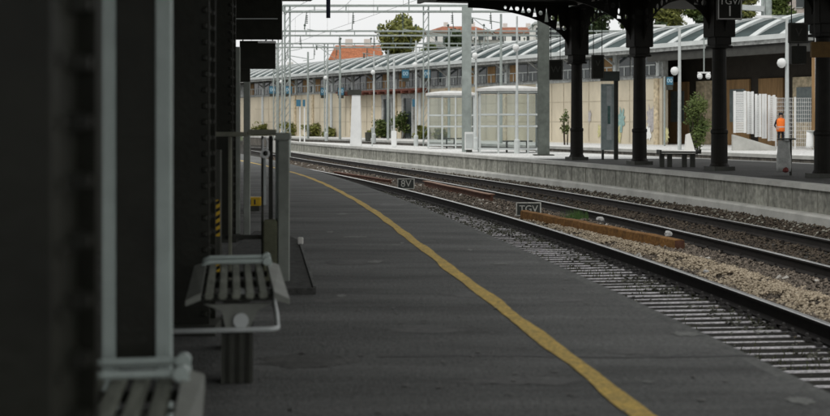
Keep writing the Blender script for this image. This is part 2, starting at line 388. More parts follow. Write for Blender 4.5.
# ballast: loose stones as ground cover
def stones(name, pts, smin, smax, m, z=-.78, label=None):
    n = len(pts); base = np.array([(1,0,0),(-1,0,0),(0,1,0),(0,-1,0),(0,0,1),(0,0,-1)], float)
    tri = np.array([(0,2,4),(2,1,4),(1,3,4),(3,0,4),(2,0,5),(1,2,5),(3,1,5),(0,3,5)])
    P = np.array(pts)[:, None, :]; sc = rng.uniform(smin, smax, (n, 1, 1)) * rng.uniform(.6, 1.2, (n, 6, 1))
    a = rng.uniform(0, 6.28, n); ca, sa = np.cos(a), np.sin(a); V = np.repeat(base[None], n, 0) * sc
    x = V[..., 0] * ca[:, None] - V[..., 1] * sa[:, None]; y = V[..., 0] * sa[:, None] + V[..., 1] * ca[:, None]
    V = np.stack([x + V[..., 2] * .4, y, V[..., 2] * .75 + V[..., 0] * .25], -1) + P
    fcs = (tri[None] + (np.arange(n) * 6)[:, None, None]).reshape(-1, 3)
    me = bpy.data.meshes.new(name); me.from_pydata(V.reshape(-1, 3).tolist(), [], fcs.tolist()); me.update(); me.materials.append(m)
    o = bpy.data.objects.new(name, me); C.objects.link(o); return tag(o, label, 'gravel', kind='stuff')
def scatter(fl, fr, y0, y1, dens, z, zr=.02, keep=None):
    out = []; 
    n = int(dens * (y1 - y0) * (fr((y0+y1)/2) - fl((y0+y1)/2)))
    for _ in range(n):
        y = random.uniform(y0, y1); x = random.uniform(fl(y), fr(y))
        if keep is None or keep(x, y): out.append((x, y, z + random.uniform(0, zr)))
    return out
mid = lambda y: (RA(y) + RB(y)) / 2
zone_a = scatter(lambda y: RA(y)+.12, lambda y: RB(y)-.1, 9, 22, 420, -.735, .03) + scatter(lambda y: RA(y)+.12, lambda y: RB(y)-.1, 22, 40, 230, -.74, .05) + scatter(lambda y: RA(y)+.12, lambda y: RB(y)-.1, 40, 70, 90, -.74, .06)
stones('ballast', zone_a, .02, .045, stone_m, label='brown grey ballast stones between the two tracks')
zone_b = scatter(lambda y: EDGE(y), lambda y: RA(y)-.09, 6, 22, 80, -.755, .014) + scatter(lambda y: EDGE(y), lambda y: RA(y)-.09, 22, 36, 160, -.745, .03) + scatter(lambda y: EDGE(y), lambda y: RA(y)-.09, 14, 22, 60, -.75, .02) + scatter(lambda y: RA(y)-.5, lambda y: RA(y)-.1, 8, 24, 170, -.745, .025, lambda x, y: math.sin(y*2.1)+math.sin(y*5.3+x*4) > -.3)
stones('ballast', zone_b, .013, .03, mat('mossy ballast', (.035, .035, .024), .9, .3, 9, col2=(.22, .22, .18)), label='small mossy ballast stones between the pale sleepers')
zone_c = scatter(lambda y: RB(y)+.08, lambda y: FP(y)-.2, 11, 30, 170, -.74, .03) + scatter(lambda y: RB(y)+.08, lambda y: FP(y)-.2, 30, 68, 60, -.74, .04)
stones('ballast', zone_c, .02, .05, mat('oily ballast stone', (.018, .014, .010), .8, .3, 22, col2=(.12, .095, .07)), label='dark oily ballast stones under the opposite track')
zone_e = scatter(lambda y: RC(y)+.1, lambda y: FP(y)-.2, 14, 70, 28, -.73, .03)
stones('ballast', zone_e, .02, .045, mat('pale chipping', (.16, .15, .12), .9, .3, 9, col2=(.34, .33, .28)), label='pale scattered chippings at the foot of the opposite platform wall')
tanc = catmull([(4.75, 10), (4.45, 12), (4.2, 13.6), (4.0, 15.2), (3.8, 17.3), (3.25, 20), (2.85, 22), (2.1, 25.3)], 20)
zt = []
for p in tanc:
    wdt = .5 * min(1, .25 + (25.5 - p.y) / 7) + .05
    for _ in range(int(85 * wdt / .4)):
        g = random.gauss(0, .62)
        if math.sin(p.y*3.1 + g*3) + math.sin(p.y*7.3 - g*5) < -.9: continue
        g = g; hgt = .10 * math.exp(-(g * 1.3) ** 2); r_ = p.y + random.uniform(-.14, .14)
        zt.append((p.x + g * wdt, r_, -.75 + hgt * random.uniform(.6, 1)))
stones('gravel', zt, .016, .034, tan_m, label='tan gravel heap spilled along the middle of the tracks')
zl = [(x, y, -.70) for x, y, z in scatter(lambda y: RA(y)+.3, lambda y: RB(y)-.2, 12, 60, 2.2, 0)]
stones('ballast', zl, .03, .065, mat('big pale stone', (.32, .30, .26), .9, .3, 5, col2=(.6, .58, .54)), label='larger pale stones strewn among the brown ballast')

# beams lying between the tracks
def lying_beam(p, q, w, h, m, label, top=None):
    t = thing('steel_beam', ((p[0]+q[0])/2, (p[1]+q[1])/2, -.74), label, 'steel beam')
    zb = -.74; b = MB(); n = 14; d = Vector((q[0]-p[0], q[1]-p[1])).normalized()
    ln = [(p[0]+(q[0]-p[0])*i/n + .02*math.sin(i*.9), p[1]+(q[1]-p[1])*i/n) for i in range(n+1)]
    b.sweep(ln, [(-w/2, zb), (-w/2, zb+.02), (-w/6, zb+.03), (-w/6, zb+h-.03), (-w/2, zb+h-.02), (-w/2, zb+h), (w/2, zb+h), (w/2, zb+h-.02), (w/6, zb+h-.03), (w/6, zb+.03), (w/2, zb+.02), (w/2, zb)]).build('beam_body', m, t)
    if top: MB().sweep(ln, [(-w/2, zb+h+.001), (-w/2, zb+h+.008), (w/2, zb+h+.008), (w/2, zb+h+.001)]).build('beam_top', top, t)
b1 = thing('steel_beam', (3.1, 22.7, -.72), 'long rust orange steel beam lying between the tracks in front of the TGV board', 'steel beam')
bb = MB(); n = 30; p, q = (2.12, 25.2), (3.98, 19.6)
ln = [(p[0]+(q[0]-p[0])*i/n + .012*math.sin(i*.7), p[1]+(q[1]-p[1])*i/n) for i in range(n+1)]
bb.sweep(ln, [(-.09, -.72), (-.08, -.58), (-.05, -.57), (.05, -.57), (.08, -.58), (.09, -.72)])
bb.v = [(x, y, z + .06 * max(0, (y - 19.6) / 5.6) + -.0 + .005 * math.sin(y * 5) + .003 * math.sin(y * 13)) for x, y, z in bb.v]; bb.build('beam_body', rust, b1)
MB().cbox((3.985, 19.585, -.65), (.15, .012, .13), (.951, .308)).build('beam_end', rust_dark, b1)
lying_beam((.30, 38.6), (1.86, 31.4), .16, .19, rust_dark, 'dark brown steel beam lying between the tracks beyond the TGV board', mat('pale rust top', (.30, .2, .15), .8))
lying_beam((-2.9, 47), (-.75, 40.2), .14, .15, rust_dark, 'far rusty beam lying between the tracks, behind the 8V board')

# small boards standing between the tracks
def track_board(u0, u1, v0, v1, Y, words, size, label):
    x0, x1 = xat(u0, Y), xat(u1, Y); zt_, zb_ = hat(v0, Y), hat(v1, Y); t = thing('track_sign', ((x0+x1)/2, Y, zb_), label, 'sign')
    MB().box(x0, x1, Y, Y+.03, zb_, zt_).build('sign_panel', mat('dark sign panel', (.045, .05, .045), .6), t)
    f = .022; b = MB()
    b.box(x0-.002, x1+.002, Y-.012, Y-.002, zt_-f, zt_+.002).box(x0-.002, x0+f, Y-.012, Y-.002, zb_, zt_-f).box(x1-f, x1+.002, Y-.012, Y-.002, zb_, zt_-f).box(x0+f, x1-f, Y-.012, Y-.002, zb_, zb_+f)
    b.build('sign_border', mat('white line', (.5, .5, .46), .7, .3, 20), t)
    text(words, 'sign_lettering', ((x0+x1)/2, Y-.004, (zt_+zb_)/2), size, mat('white line', (.5, .5, .46), .7), t)
    for x in (x0+.08, x1-.08): MB().box(x-.015, x+.015, Y+.032, Y+.06, -.8, zt_-.05).build('sign_post', iron2, t)
track_board(397.5, 414.5, 178.6, 189, 36.5, '8V', .27, 'small dark board with white border reading 8V between the tracks')
track_board(516, 541, 202.3, 216, 25.6, 'TGV', .19, 'small dark board with white border reading TGV behind the rust orange beam')

# rubbish and weeds on the track
def lump(name, u, v, w, h, Y, m, label, cat, seed):
    r = random.Random(seed); bm = bmesh.new(); bmesh.ops.create_icosphere(bm, subdivisions=2, radius=1)
    for q_ in bm.verts: q_.co *= r.uniform(.75, 1.15)
    me = bpy.data.meshes.new(name); bm.to_mesh(me); bm.free(); me.materials.append(m); o = bpy.data.objects.new(name, me); C.objects.link(o)
    o.location = at(u, v, Y); o.scale = (w*Y/F/2, w*Y/F/2, h*Y/F/2); return tag(o, label, cat)
paper = mat('crumpled white paper', (.42, .42, .41), .8, .35, 12)
lump('crumpled_paper', 668, 234, 8, 7, 20.6, paper, 'crumpled white paper beside the right end of the rust orange beam', 'litter', 1)
lump('crumpled_paper', 600, 219.5, 9, 6, 23.6, paper, 'crumpled white paper behind the middle of the rust orange beam', 'litter', 2)
lump('pale_stone', 706, 272, 6, 5, 16.3, paper, 'round pale stone at the gravel edge beside the thick dark rail', 'stone', 3)
b = MB()
for _ in range(160):
    x, y = xat(578, 25.6) + random.gauss(0, .11), 25.6 + random.gauss(0, .1); h = random.uniform(.06, .24); dx, dy = random.uniform(-.06, .06), random.uniform(-.05, .05)
    b.poly([(x-.008, y, -.74), (x+.008, y, -.74), (x+dx, y+dy, -.72+h)], [(0, 1, 2)])
tag(b.build('grass_tuft', mat('fresh weed green', (.07, .14, .035), .7, .3, 20)), 'small green weed tuft behind the rust orange beam', 'weed')
b = MB()
for _ in range(2600):
    y = random.uniform(8, 26); x = random.uniform(EDGE(y) + .3, RA(y) - .12); h = random.uniform(.01, .05)
    if math.sin(x * 5 + y * 1.7) + math.sin(y * 3.1) < .5: continue
    b.poly([(x-.006, y, -.74), (x+.006, y, -.74), (x+random.uniform(-.03, .03), y+random.uniform(-.03, .03), -.71+h)], [(0, 1, 2)])
tag(b.build('moss', mat('moss', (.07, .08, .03), .9)), 'low moss and weeds between the pale sleepers', 'moss', kind='stuff')

# ------------------------------------------------------------------ canopy of the opposite platform
cols = []
for k in range(-1, 7):
    cols.append((5.1 + 1.23 * k, 41 - 4.35 * k))
cols = cols[1:]                                       # the first column stands at (5.1, 41)
cd = Vector((1.23, -4.35)).normalized(); cn = Vector((-cd.y, cd.x)) * -1   # cn points towards the track
cn = Vector((-4.35, -1.23)).normalized()
SP = 4.52
colm = mat('brown black column paint', (.0115, .0105, .0075), .6, .35, 5, spec=.2)
can = thing('platform_canopy', (cols[2][0], cols[2][1], 0), 'black iron canopy on arched columns over the opposite platform', 'canopy')
H0, H1 = 3.1, 4.42
def span_outline(width, crown, xs, bottom):
    # quarter arch from column box side up to the crown
    pts = [(xs, bottom)]
    for i in range(1, 13):
        t = i / 12 * math.pi / 2; pts.append((xs + (width - xs) * (1 - math.cos(t)) ** .9 if 0 else xs + (width - xs) * (1 - math.cos(t)), bottom + (crown - bottom) * math.sin(t)))
    return pts
def spandrel(width, crown, top, xs, bottom, lattice):
    arc = span_outline(width, crown, xs, bottom)
    outline = arc + [(width, top), (xs, top)]
    holes = []
    if lattice == 'short':
        placed = []
        for t, r, o in [(q/11, .085, .14) for q in range(3, 11)] + [(q/9, .115, .38) for q in range(3, 9)] + [(q/7, .13, .66) for q in range(3, 7)]:
            a = t * math.pi / 2; x = xs + (width - xs) * (1 - math.cos(a)); z = bottom + (crown - bottom) * math.sin(a)
            nx_, nz_ = -math.sin(math.pi/2 - a) , math.cos(math.pi/2 - a)
            cx, cz = x - o * math.cos(a) * .9, z + o * math.sin(a) * .9
            if cx - r > xs + .03 and cz + r < top - .03 and cx + r < width - .03 and all(math.hypot(cx-a_, cz-b_) > r + c_ + .022 for a_, b_, c_ in placed): placed.append((cx, cz, r)); holes.append(circ(cx, cz, r))
        x = xs + (width - xs) * .62
    else:
        n = 17
        for i in range(n):
            t = (i + .8) / n; x = xs + (width - xs) * t; a = math.acos(max(-1, min(1, 1 - t))); z = bottom + (crown - bottom) * math.sin(a)
            gap = top - z - .12
            if gap > .12:
                w_ = (width - xs) / n * .38
                if i % 2: holes.append([(x - w_, z + .08), (x + w_, z + .08), (x, z + .06 + min(gap, .55))])
                else: holes.append(circ(x, z + .06 + min(gap, .5) / 2, min(w_, gap / 2.3)))
    return flat_holes(outline, holes, .018 if lattice == 'short' else .05)
for i, (x, y) in enumerate(cols):
    shaft = MB(); d = (cd.x, cd.y)
    shaft.lathe((x, y, 0), [(.25, 0), (.25, .10), (.205, .18), (.20, .9), (.215, .93), (.215, .99), (.185, 1.02), (.17, 3.0), (.20, 3.04), (.22, H0)], 20)
    col = shaft.build('column', colm, can, smooth=False)
    MB().cbox((x, y, .05), (.56, .56, .10), d).build('column_foot', iron2, col)
    cp = MB(); cp.cbox((x, y, H0 + .10), (.44, .44, .2), d); cp.cbox((x, y, H0 + .2 + .75), (.58, .58, 1.5), d)
    cp.cbox((x, y, H0 - .04), (.50, .50, .06), d); cp.build('capital', colm, col, bevel=.015)
    for sg in (1, -1):
        if i == 0 and sg == -1: continue
        me = spandrel(SP/2 - .002, H1, 4.86, .28, 3.35, 'short')
        ax = Vector((cd.x, cd.y, 0)) * sg
        M = Matrix(((ax.x, -ax.y, 0, x), (ax.y, ax.x, 0, y), (0, 0, 1, 0), (0, 0, 0, 1))); me.transform(M)
        me.materials.clear(); me.materials.append(colm); o = bpy.data.objects.new('spandrel', me); C.objects.link(o); link(o, col)
    me = spandrel(3.6, 4.72, 4.88, .28, 3.45, 'long'); ax = Vector((cn.x, cn.y, 0))
    M = Matrix(((ax.x, -ax.y, 0, x), (ax.y, ax.x, 0, y), (0, 0, 1, 0), (0, 0, 0, 1))); me.transform(M)
    me.materials.clear(); me.materials.append(colm); o = bpy.data.objects.new('spandrel', me); C.objects.link(o); link(o, col)
    MB().bar((x, y, 4.905), (x + cn.x * 4.6, y + cn.y * 4.6, 4.905), .16, .05).build('cross_beam', colm, can)
p0 = Vector(cols[0]) - cd * .3; p1 = Vector(cols[-1]) + cd * 2
MB().bar((p0.x, p0.y, 4.78), (p1.x, p1.y, 4.78), .3, .14).build('beam', colm, can)
e0 = Vector(cols[0]) - cd * 1.0
Q = [e0 + cn * 4.9, p1 + cn * 4.9, p1 - cn * 4.6, e0 - cn * 4.6]
MB().prism([(v.x, v.y, 0) for v in Q], (0, 0, 4.94), (0, 0, 5.2)).build('roof', colm, can)
MB().bar((*(e0 + cn * 4.9), 4.99), (*(p1 + cn * 4.9), 4.98), .1, .2).build('eaves_board', colm, can)

# hanging signs under that canopy
def hang_sign(u0, u1, v0, v1, Y, words, label, size=.25, top=4.95, border=True, face=iron, ink=None, rod=True, cat='hanging sign'):
    x0, x1 = xat(u0, Y), xat(u1, Y); z1_, z0_ = hat(v0, Y), hat(v1, Y)
    t = thing('hanging_sign', ((x0+x1)/2, Y, z0_), label, cat)
    MB().box(x0, x1, Y-.06, Y+.06, z0_, z1_).build('sign_panel', face, t, bevel=.006)
    ink = ink or mat('dim sign white', (.30, .31, .28), .6, .2, 20)
    if border:
        f = .022; y0, y1 = Y-.066, Y-.0605
        MB().box(x0+.01, x1-.01, y0, y1, z1_-.01-f, z1_-.01).box(x0+.01, x0+.01+f, y0, y1, z0_+.01, z1_-.01-f).box(x1-.01-f, x1-.01, y0, y1, z0_+.01, z1_-.01-f).box(x0+.01+f, x1-.01-f, y0, y1, z0_+.01, z0_+.01+f).build('sign_border', ink, t)
    for i, (w_, dz, sz) in enumerate(words): text(w_, 'sign_lettering', ((x0+x1)/2, Y-.063, (z0_+z1_)/2 + dz), sz, ink, t)
    if rod:
        for x in (x0+.06, x1-.06): MB().tube([(x, Y, z1_), (x, Y, top)], .012, 6).build('hanging_rod', iron, t)
    return t
s_ = 44.0; Y_ = F / s_
hang_sign(717, 741.5, -6, 20, Y_, [('TGV/', .12, .22), ('1', -.11, .34)], 'black sign reading TGV/ 1 hanging in front of a column', ink=mat('sign white', (.8, .8, .76), .6))
dimmer = mat('very dim sign white', (.075, .075, .065), .7)
hang_sign(549, 562, 60, 80, 41.6, [('W', .0, .30)], 'dark hanging sign with dim W, left of the leftmost arched column', border=True, ink=dimmer)
hang_sign(591.5, 604, 55, 79, 40.4, [('V', .1, .26)], 'dark hanging sign between the two leftmost arched columns', border=True, ink=dimmer)
hang_sign(788.6, 807.5, 23, 43, 27.6, [('V', 0, .24)], 'dark hanging sign with dim V at the right, above the waste bag holder', border=True, ink=dimmer)
t = thing('platform_speaker', (xat(799, 27.9), 27.9, hat(66, 27.9)), 'black box hanging just below the dark V sign at the right', 'loudspeaker')
MB().box(xat(791, 27.9), xat(806, 27.9), 27.85, 28.05, hat(64, 27.9), hat(46, 27.9)).build('speaker_box', iron, t, bevel=.01)
MB().tube([(xat(799, 27.9), 27.95, hat(46, 27.9)), (xat(799, 27.9), 27.95, hat(43.5, 27.9))], .02, 8).build('speaker_bracket', iron, t)
t = hang_sign(811, 836, 42, 57.5, 26.0, [], 'brown ochre sign board hanging at the far right of the canopy', border=False, face=mat('brown ochre board', (.12, .07, .02), .7, .3, 6))

# ------------------------------------------------------------------ things on platform two
# steel poles
def h_post(u0, u1, vtop, vbase, label, base=True, group=None, m=None, arm=None):
    Y = F * EYE / (vbase - V0); x = xat((u0+u1)/2, Y); w = (u1-u0) * Y / F; zt_ = hat(vtop, Y); m = m or steel
    t = thing('steel_post', (x, Y, 0), label, 'post', group)
    MB().box(x-w/2, x+w/2, Y-w/2, Y-w/2+.03, 0, zt_).box(x-w/2, x+w/2, Y+w/2-.03, Y+w/2, 0, zt_).box(x-.025, x+.025, Y-w/2+.03, Y+w/2-.03, 0, zt_).build('post_section', m, t)
    if base: MB().box(x-w*.9, x+w*.9, Y-w*.9, Y+w*.9, 0, .04).build('base_plate', iron2, t)
    return t, x, Y, w
h_post(462, 471.2, 6, 152, 'tall grey steel post between the two glass shelters', base=False)
h_post(538, 549, 13, 155.5, 'grey steel post on dark base plate at the right of the glass shelters', m=mat('darker steel', (.12, .135, .12), .55, .3, 4, metal=.1))
t = thing('cabinet', (xat(469, 51.4), 51.4, 0), 'small white cabinet at the foot of the tall post between the shelters', 'cabinet')
x0, x1 = xat(464.8, 51.4), xat(473.3, 51.4)
MB().box(x0, x1, 51.2, 51.5, hat(150.5, 51.4)+.03, hat(132, 51.4)).build('cabinet_body', white, t, bevel=.01)
MB().box(x0+.03, x1-.03, 51.185, 51.198, hat(148, 51.4), hat(134, 51.4)).build('cabinet_door', palesteel, t)
MB().box(x0+.05, x1-.05, 51.25, 51.4, 0, hat(150.5, 51.4)+.03).build('cabinet_foot', iron2, t)

def lamp_post(u, vg, label, hg=4.0, top=5.2, Yp=None, group='lamp posts with round white globes'):
    Y = Yp or (hg - EYE) * F / (V0 - vg); x = xat(u, Y); t = thing('lamp_post', (x, Y, 0), label, 'lamp post', group)
    MB().tube([(x, Y, 0), (x, Y, top)], .055, 10, .035).build('pole', palesteel, t)
    MB().lathe((x, Y, 0), [(.11, 0), (.11, .5), (.07, .56)], 10).build('pole_base', palesteel, t)
    zg = hat(vg, Y); MB().lathe((x-.05, Y-.12, zg), [(.04, -.14), (.09, -.10), (.12, -.04), (.125, .03), (.10, .09), (.05, .13)], 14).build('globe', white, t, smooth=True)
    MB().tube([(x, Y, zg+.25), (x-.05, Y-.12, zg+.22), (x-.05, Y-.12, zg+.14)], .018, 6).build('globe_arm', steel, t)
    return t
for u, vg, lab in ((282, 82, 'leftmost lamp post with globe, beside the near barrier'), (326.5, 78, 'lamp post with globe left of the white pillar'), (374, 72.5, 'lamp post with globe just right of the white pillar'),
                   (416, 65, 'lamp post with globe just left of the left glass shelter'), (476, 56, 'lamp post with globe between the shelters'), (517, 48, 'lamp post with globe in front of the right glass shelter')):
    lamp_post(u, vg, lab)

# white pillar with black cap
Y = 64; x = xat(356, Y); t = thing('information_pillar', (x, Y, 0), 'white pillar with black cap standing on the far end of the opposite platform', 'pillar')
zt_ = hat(95, Y); MB().poly([(x-.29,Y-.2,0),(x+.29,Y-.2,0),(x+.29,Y+.2,0),(x-.29,Y+.2,0),(x-.2,Y-.15,zt_),(x+.22,Y-.15,zt_),(x+.22,Y+.15,zt_),(x-.2,Y+.15,zt_)], [(0,3,2,1),(4,5,6,7),(0,1,5,4),(1,2,6,5),(2,3,7,6),(3,0,4,7)]).build('pillar_body', white, t, bevel=.02)
MB().box(x-.42, x+.26, Y-.2, Y+.2, zt_, hat(90, Y)).build('pillar_cap', iron2, t, bevel=.01)
# thin pole with box foot
Y = 62; x = xat(394, Y); t = thing('signal_pole', (x, Y, 0), 'thin pole with thick white foot right of the white pillar', 'pole')
MB().tube([(x, Y, .7), (x, Y, hat(58, Y))], .05, 8).build('pole', palesteel, t); MB().box(x-.13, x+.13, Y-.13, Y+.13, 0, .78).build('pole_foot', white, t, bevel=.02)
for u, vb, lab in ((368, 146.5, 'dark litter bin between the white pillar and the glass shelter'),):
    Y = F * EYE / (vb - V0); x = xat(u, Y); t = thing('litter_bin', (x, Y, 0), lab, 'litter bin')
    MB().lathe((x, Y, .25), [(.10, 0), (.13, .02), (.15, .4), (.15, .44)], 12).build('bin_body', iron2, t); MB().tube([(x+.2, Y, 0), (x+.2, Y, .95)], .03, 8).build('bin_post', palesteel, t)

# glass shelters
def shelter(u0, u1, vroof, vbase, label, mirror=False):
    Y = F * EYE / (vbase - V0); x0, x1 = xat(u0, Y), xat(u1, Y); w = x1 - x0; D = 1.5; zr = hat(vroof + 4.5, Y); t = thing('glass_shelter', ((x0+x1)/2, Y+D/2, 0), label, 'shelter', 'glass waiting shelters')
    c = w * .30; P = [(x0, Y+.45), (x0+c, Y), (x0+c+(w-c)*.42, Y-.02), (x1, Y), (x1, Y+D), (x0, Y+D)]
    for p in P + [((P[3][0]*.5+P[2][0]*.5), Y)]: MB().box(p[0]-.035, p[0]+.035, p[1]-.035, p[1]+.035, 0, zr).build('post', palesteel, t)
    N = len(P)
    for i in range(N):
        a, b_ = Vector(P[i]), Vector(P[(i+1) % N])
        if i == 5: b_ = Vector(P[0])
        d = (b_ - a).normalized(); a2, b2 = a + d*.04, b_ - d*.04
        if (b2-a2).length < .2: continue
        g = MB(); g.bar((*a2, zr/2+.05), (*b2, zr/2+.05), .012, zr-.35).build('glass_pane', glass, t)
        for z in (.16, hat(126.3, Y) if vroof < 88 else 1.0, hat(114.5, Y) if vroof < 88 else 1.5, zr - .05):
            MB().bar((*a2, z), (*b2, z), .045, .07).build('frame_rail', palesteel, t)
    # shallow vaulted roof
    n = 14; b = MB(); Q_ = [(p[0] + (.12 if p[0] > (x0+x1)/2 else -.12), p[1] + (.12 if p[1] > Y+D/2 else -.12)) for p in P]
    cx, cy = (x0+x1)/2, Y+D/2; o = 0; rings = 5
    for r in range(rings):
        f = 1 - r / rings
        for q in Q_: b.v.append((cx+(q[0]-cx)*f, cy+(q[1]-cy)*f, zr + .10 + .13*(1-f*f)))
    b.v.append((cx, cy, zr+.23)); m_ = len(Q_)
    for r in range(rings-1):
        for i in range(m_): b.f.append((r*m_+i, r*m_+(i+1)%m_, (r+1)*m_+(i+1)%m_, (r+1)*m_+i))
    for i in range(m_): b.f.append(((rings-1)*m_+i, (rings-1)*m_+(i+1)%m_, len(b.v)-1))
    o_ = len(b.v)
    for q in Q_: b.v.append((*q, zr))
    for i in range(m_): b.f.append((i, (i+1)%m_, o_+(i+1)%m_, o_+i))
    b.f.append(tuple(o_+i for i in range(m_)))
    b.build('roof', mat('pale shelter roof', (.6, .6, .58), .7, .15, 3), t)
    # bench inside
    s = MB().box(x1-1.35, x1-.2, Y+D-.55, Y+D-.15, .42, .47); st = s.build('seat', iron2, t)
    for xx in (x1-1.2, x1-.85, x1-.4): MB().box(xx-.03, xx+.03, Y+D-.5, Y+D-.2, 0, .42).build('leg', iron2, t)
shelter(428.5, 474, 91, 148.8, 'white framed glass waiting shelter, left of the tall grey post')
shelter(480.5, 540, 86.5, 153.2, 'white framed glass waiting shelter, right of the tall grey post')

# map case with header
Y = F*EYE/(159.6-V0); x0, x1 = xat(601, Y), xat(618, Y); t = thing('map_case', ((x0+x1)/2, Y, 0), 'tall narrow glazed map case with dark header between two arched columns', 'map case')
MB().box(x0-.02, x1+.04, Y-.08, Y+.08, hat(81, Y), hat(71.5, Y)).build('header', mat('grey green header', (.07, .085, .08), .6), t)
MB().box(x1-.13, x1, Y-.06, Y+.06, 0, hat(81, Y)).build('frame_post', iron2, t)
MB().box(x0+.02, x0+.09, Y-.05, Y+.05, 0, hat(150, Y)).build('frame_post', iron2, t)
MB().box(x0, x1-.135, Y-.05, Y+.05, hat(150, Y), hat(84, Y)).build('map_panel', mat('pale blue map panel', (.30, .38, .38), .25, .25, 5, col2=(.5, .56, .55)), t)
MB().box(x0+.17, x0+.33, Y-.06, Y-.052, hat(140, Y), hat(86, Y)).build('map_sheet', mat('pale map sheet', (.55, .60, .60), .3, .2, 6), t)
MB().box(x0+.2, x0+.29, Y-.068, Y-.061, hat(124, Y), hat(106, Y)).build('map_print', mat('green map print', (.13, .24, .22), .4, .3, 8), t)

# bench on platform two
Y = 34.6; t = thing('bench', (xat(679, Y), Y, 0), 'dark low platform bench with four legs behind the track, between two arched columns', 'bench', 'platform benches')
x0, x1 = xat(658.5, Y), xat(699, Y)
for k in range(5): MB().box(x0, x1, Y-.2+k*.085, Y-.2+k*.085+.065, .38, .415).build('seat_slat', iron2, t)
for k in (0, 1):
    xx = x0 if k == 0 else x1-.03
    MB().box(xx-.01, xx+.04, Y-.24, Y+.24, .36, .46).build('seat_end', iron2, t)
for u in (661.8, 669.5, 684.3, 692.5): x = xat(u, Y); MB().box(x-.06, x+.06, Y-.06, Y+.06, 0, .36).build('leg', iron2, t)
MB().box(x0+.04, x1-.04, Y-.05, Y+.05, .335, .36).build('seat_frame', iron2, t)

# waste bag holders
bagm = mat('translucent grey waste bag', (.42, .43, .41), .5, .25, 9)
def bag_bin(u, vb, label, vt=None, m=bagm, lidm=iron2, litter=True):
    Y = F*EYE/(vb-V0); x = xat(u, Y); t = thing('waste_bag_holder', (x, Y, 0), label, 'litter bin', 'waste bag holders')
    MB().lathe((x, Y, .80), [(.20, 0), (.205, .01), (.205, .025), (.18, .035)], 20).build('lid', lidm, t)
    MB().tube([(x+.10, Y+.02, 0), (x+.10, Y+.02, .8)], .028, 8).build('post', iron2 if lidm is iron2 else palesteel, t)
    b = MB(); r = random.Random(4); n = 18; prof = [(.10, .08), (.15, .03+.06), (.16, .2), (.155, .4), (.14, .6), (.13, .79)]
    o = 0
    for rr, z in prof:
        for k in range(n): a = 6.283*k/n; q = rr*(1+.10*math.sin(k*2.4+z*5)*r.uniform(.4, 1)); b.v.append((x-.06+q*math.cos(a), Y+q*math.sin(a)*.8, z))
    for i in range(len(prof)-1):
        for k in range(n): b.f.append((i*n+k, i*n+(k+1)%n, (i+1)*n+(k+1)%n, (i+1)*n+k))
    b.f.append(tuple(range(n))[::-1]); b.f.append(tuple((len(prof)-1)*n+k for k in range(n)))
    bag = b.build('bag', m, t, smooth=True)
    if litter: MB().lathe((x-.05, Y-.11, .07), [(.03, 0), (.07, .03), (.06, .09), (.02, .12)], 8).build('litter', mat('dull red litter', (.16, .04, .035), .8, .4, 30), bag)
bag_bin(786.5, 175.5, 'grey waste bag under a flat black lid on the dark platform surface at the right')
bag_bin(811, 150, 'white waste bag holder on the pale farthest platform, beside the mesh fence', m=white, lidm=palesteel, litter=False)

# ------------------------------------------------------------------ far station hall behind platform three
wd = Vector((-.538, 1)).normalized(); wn = Vector((-wd.y, wd.x)) # wn points to the camera side
if wn.y > 0: wn = -wn
def wp(y, out=0): return Vector((WALL(y), y)) + wn * out
def wy(u):                      # distance at which the wall is seen in column u
    k = (u - U0) / F; return (-9.9 + .538*111) / (k + .538)
def wbox(b, ya, yb, out0, out1, z0, z1):
    a, c = wp(ya), wp(yb)
    b.poly([(*(a+wn*out0), z0), (*(c+wn*out0), z0), (*(c+wn*out1), z0), (*(a+wn*out1), z0), (*(a+wn*out0), z1), (*(c+wn*out0), z1), (*(c+wn*out1), z1), (*(a+wn*out1), z1)],
           [(0,3,2,1),(4,5,6,7),(0,1,5,4),(1,2,6,5),(2,3,7,6),(3,0,4,7)]); return b
hall = thing('station_hall', (*wp(85), 0), 'long cream walled station hall with glazed roof of pale arched ribs behind the farthest platform', 'building')
yE = wy(662)                    # the cream wall ends here, the shop front begins
wbox(MB(), yE, 125, -.4, 0, 0, 3.55).build('wall', cream2, hall)
wbox(MB(), yE, 125, -.4, -.08, 3.55, 5.0).build('wall', greywall, hall)
wbox(MB(), yE, 125, -.02, .05, 3.5, 3.6).build('string_course', greywall, hall)
y = yE + .2; k = 0
while y < 120:
    wbox(MB(), y, y+.3, .002, .10, 0, 3.5).build('pilaster', palesteel if k % 4 == 3 else cream, hall)
    # eaves strut and clerestory window of this bay
    a = wp(y+.1, -.05); c = wp(y+.1, .95)
    MB().bar((*a, 4.3), (*c, 4.95), .10).build('eaves_strut', greywall, hall)
    wbox(MB(), y, y+.22, -.07, .04, 3.62, 4.95).build('clerestory_post', palesteel, hall)
    for j in range(3):
        ya = y + .35 + j*.95
        w = wbox(MB(), ya, ya+.8, -.06, -.03, 3.72, 4.75).build('window', ochre if (k + j) % 4 == 1 and y > 70 else darkglass, hall)
        wbox(MB(), ya-.02, ya+.82, -.028, .0, 4.2, 4.26).build('glazing_bar', palesteel, w); wbox(MB(), ya+.37, ya+.43, -.028, .0, 3.72, 4.19).build('glazing_bar', palesteel, w)
    y += 3.3; k += 1
# doors and red brown lintel beam near the middle
for u0, u1 in ((384, 393), (404, 414)):
    wbox(MB(), wy(u1), wy(u0), .005, .03, 0, 2.9).build('door', darkglass, hall); wbox(MB(), wy(u1)-.25, wy(u0)+.25, .004, .12, 2.9, 3.2).build('lintel', greywall, hall)
    for uu in (u0, u1): wbox(MB(), wy(uu)-.12, wy(uu)+.12, .004, .14, 0, 2.9).build('door_jamb', greywall, hall)
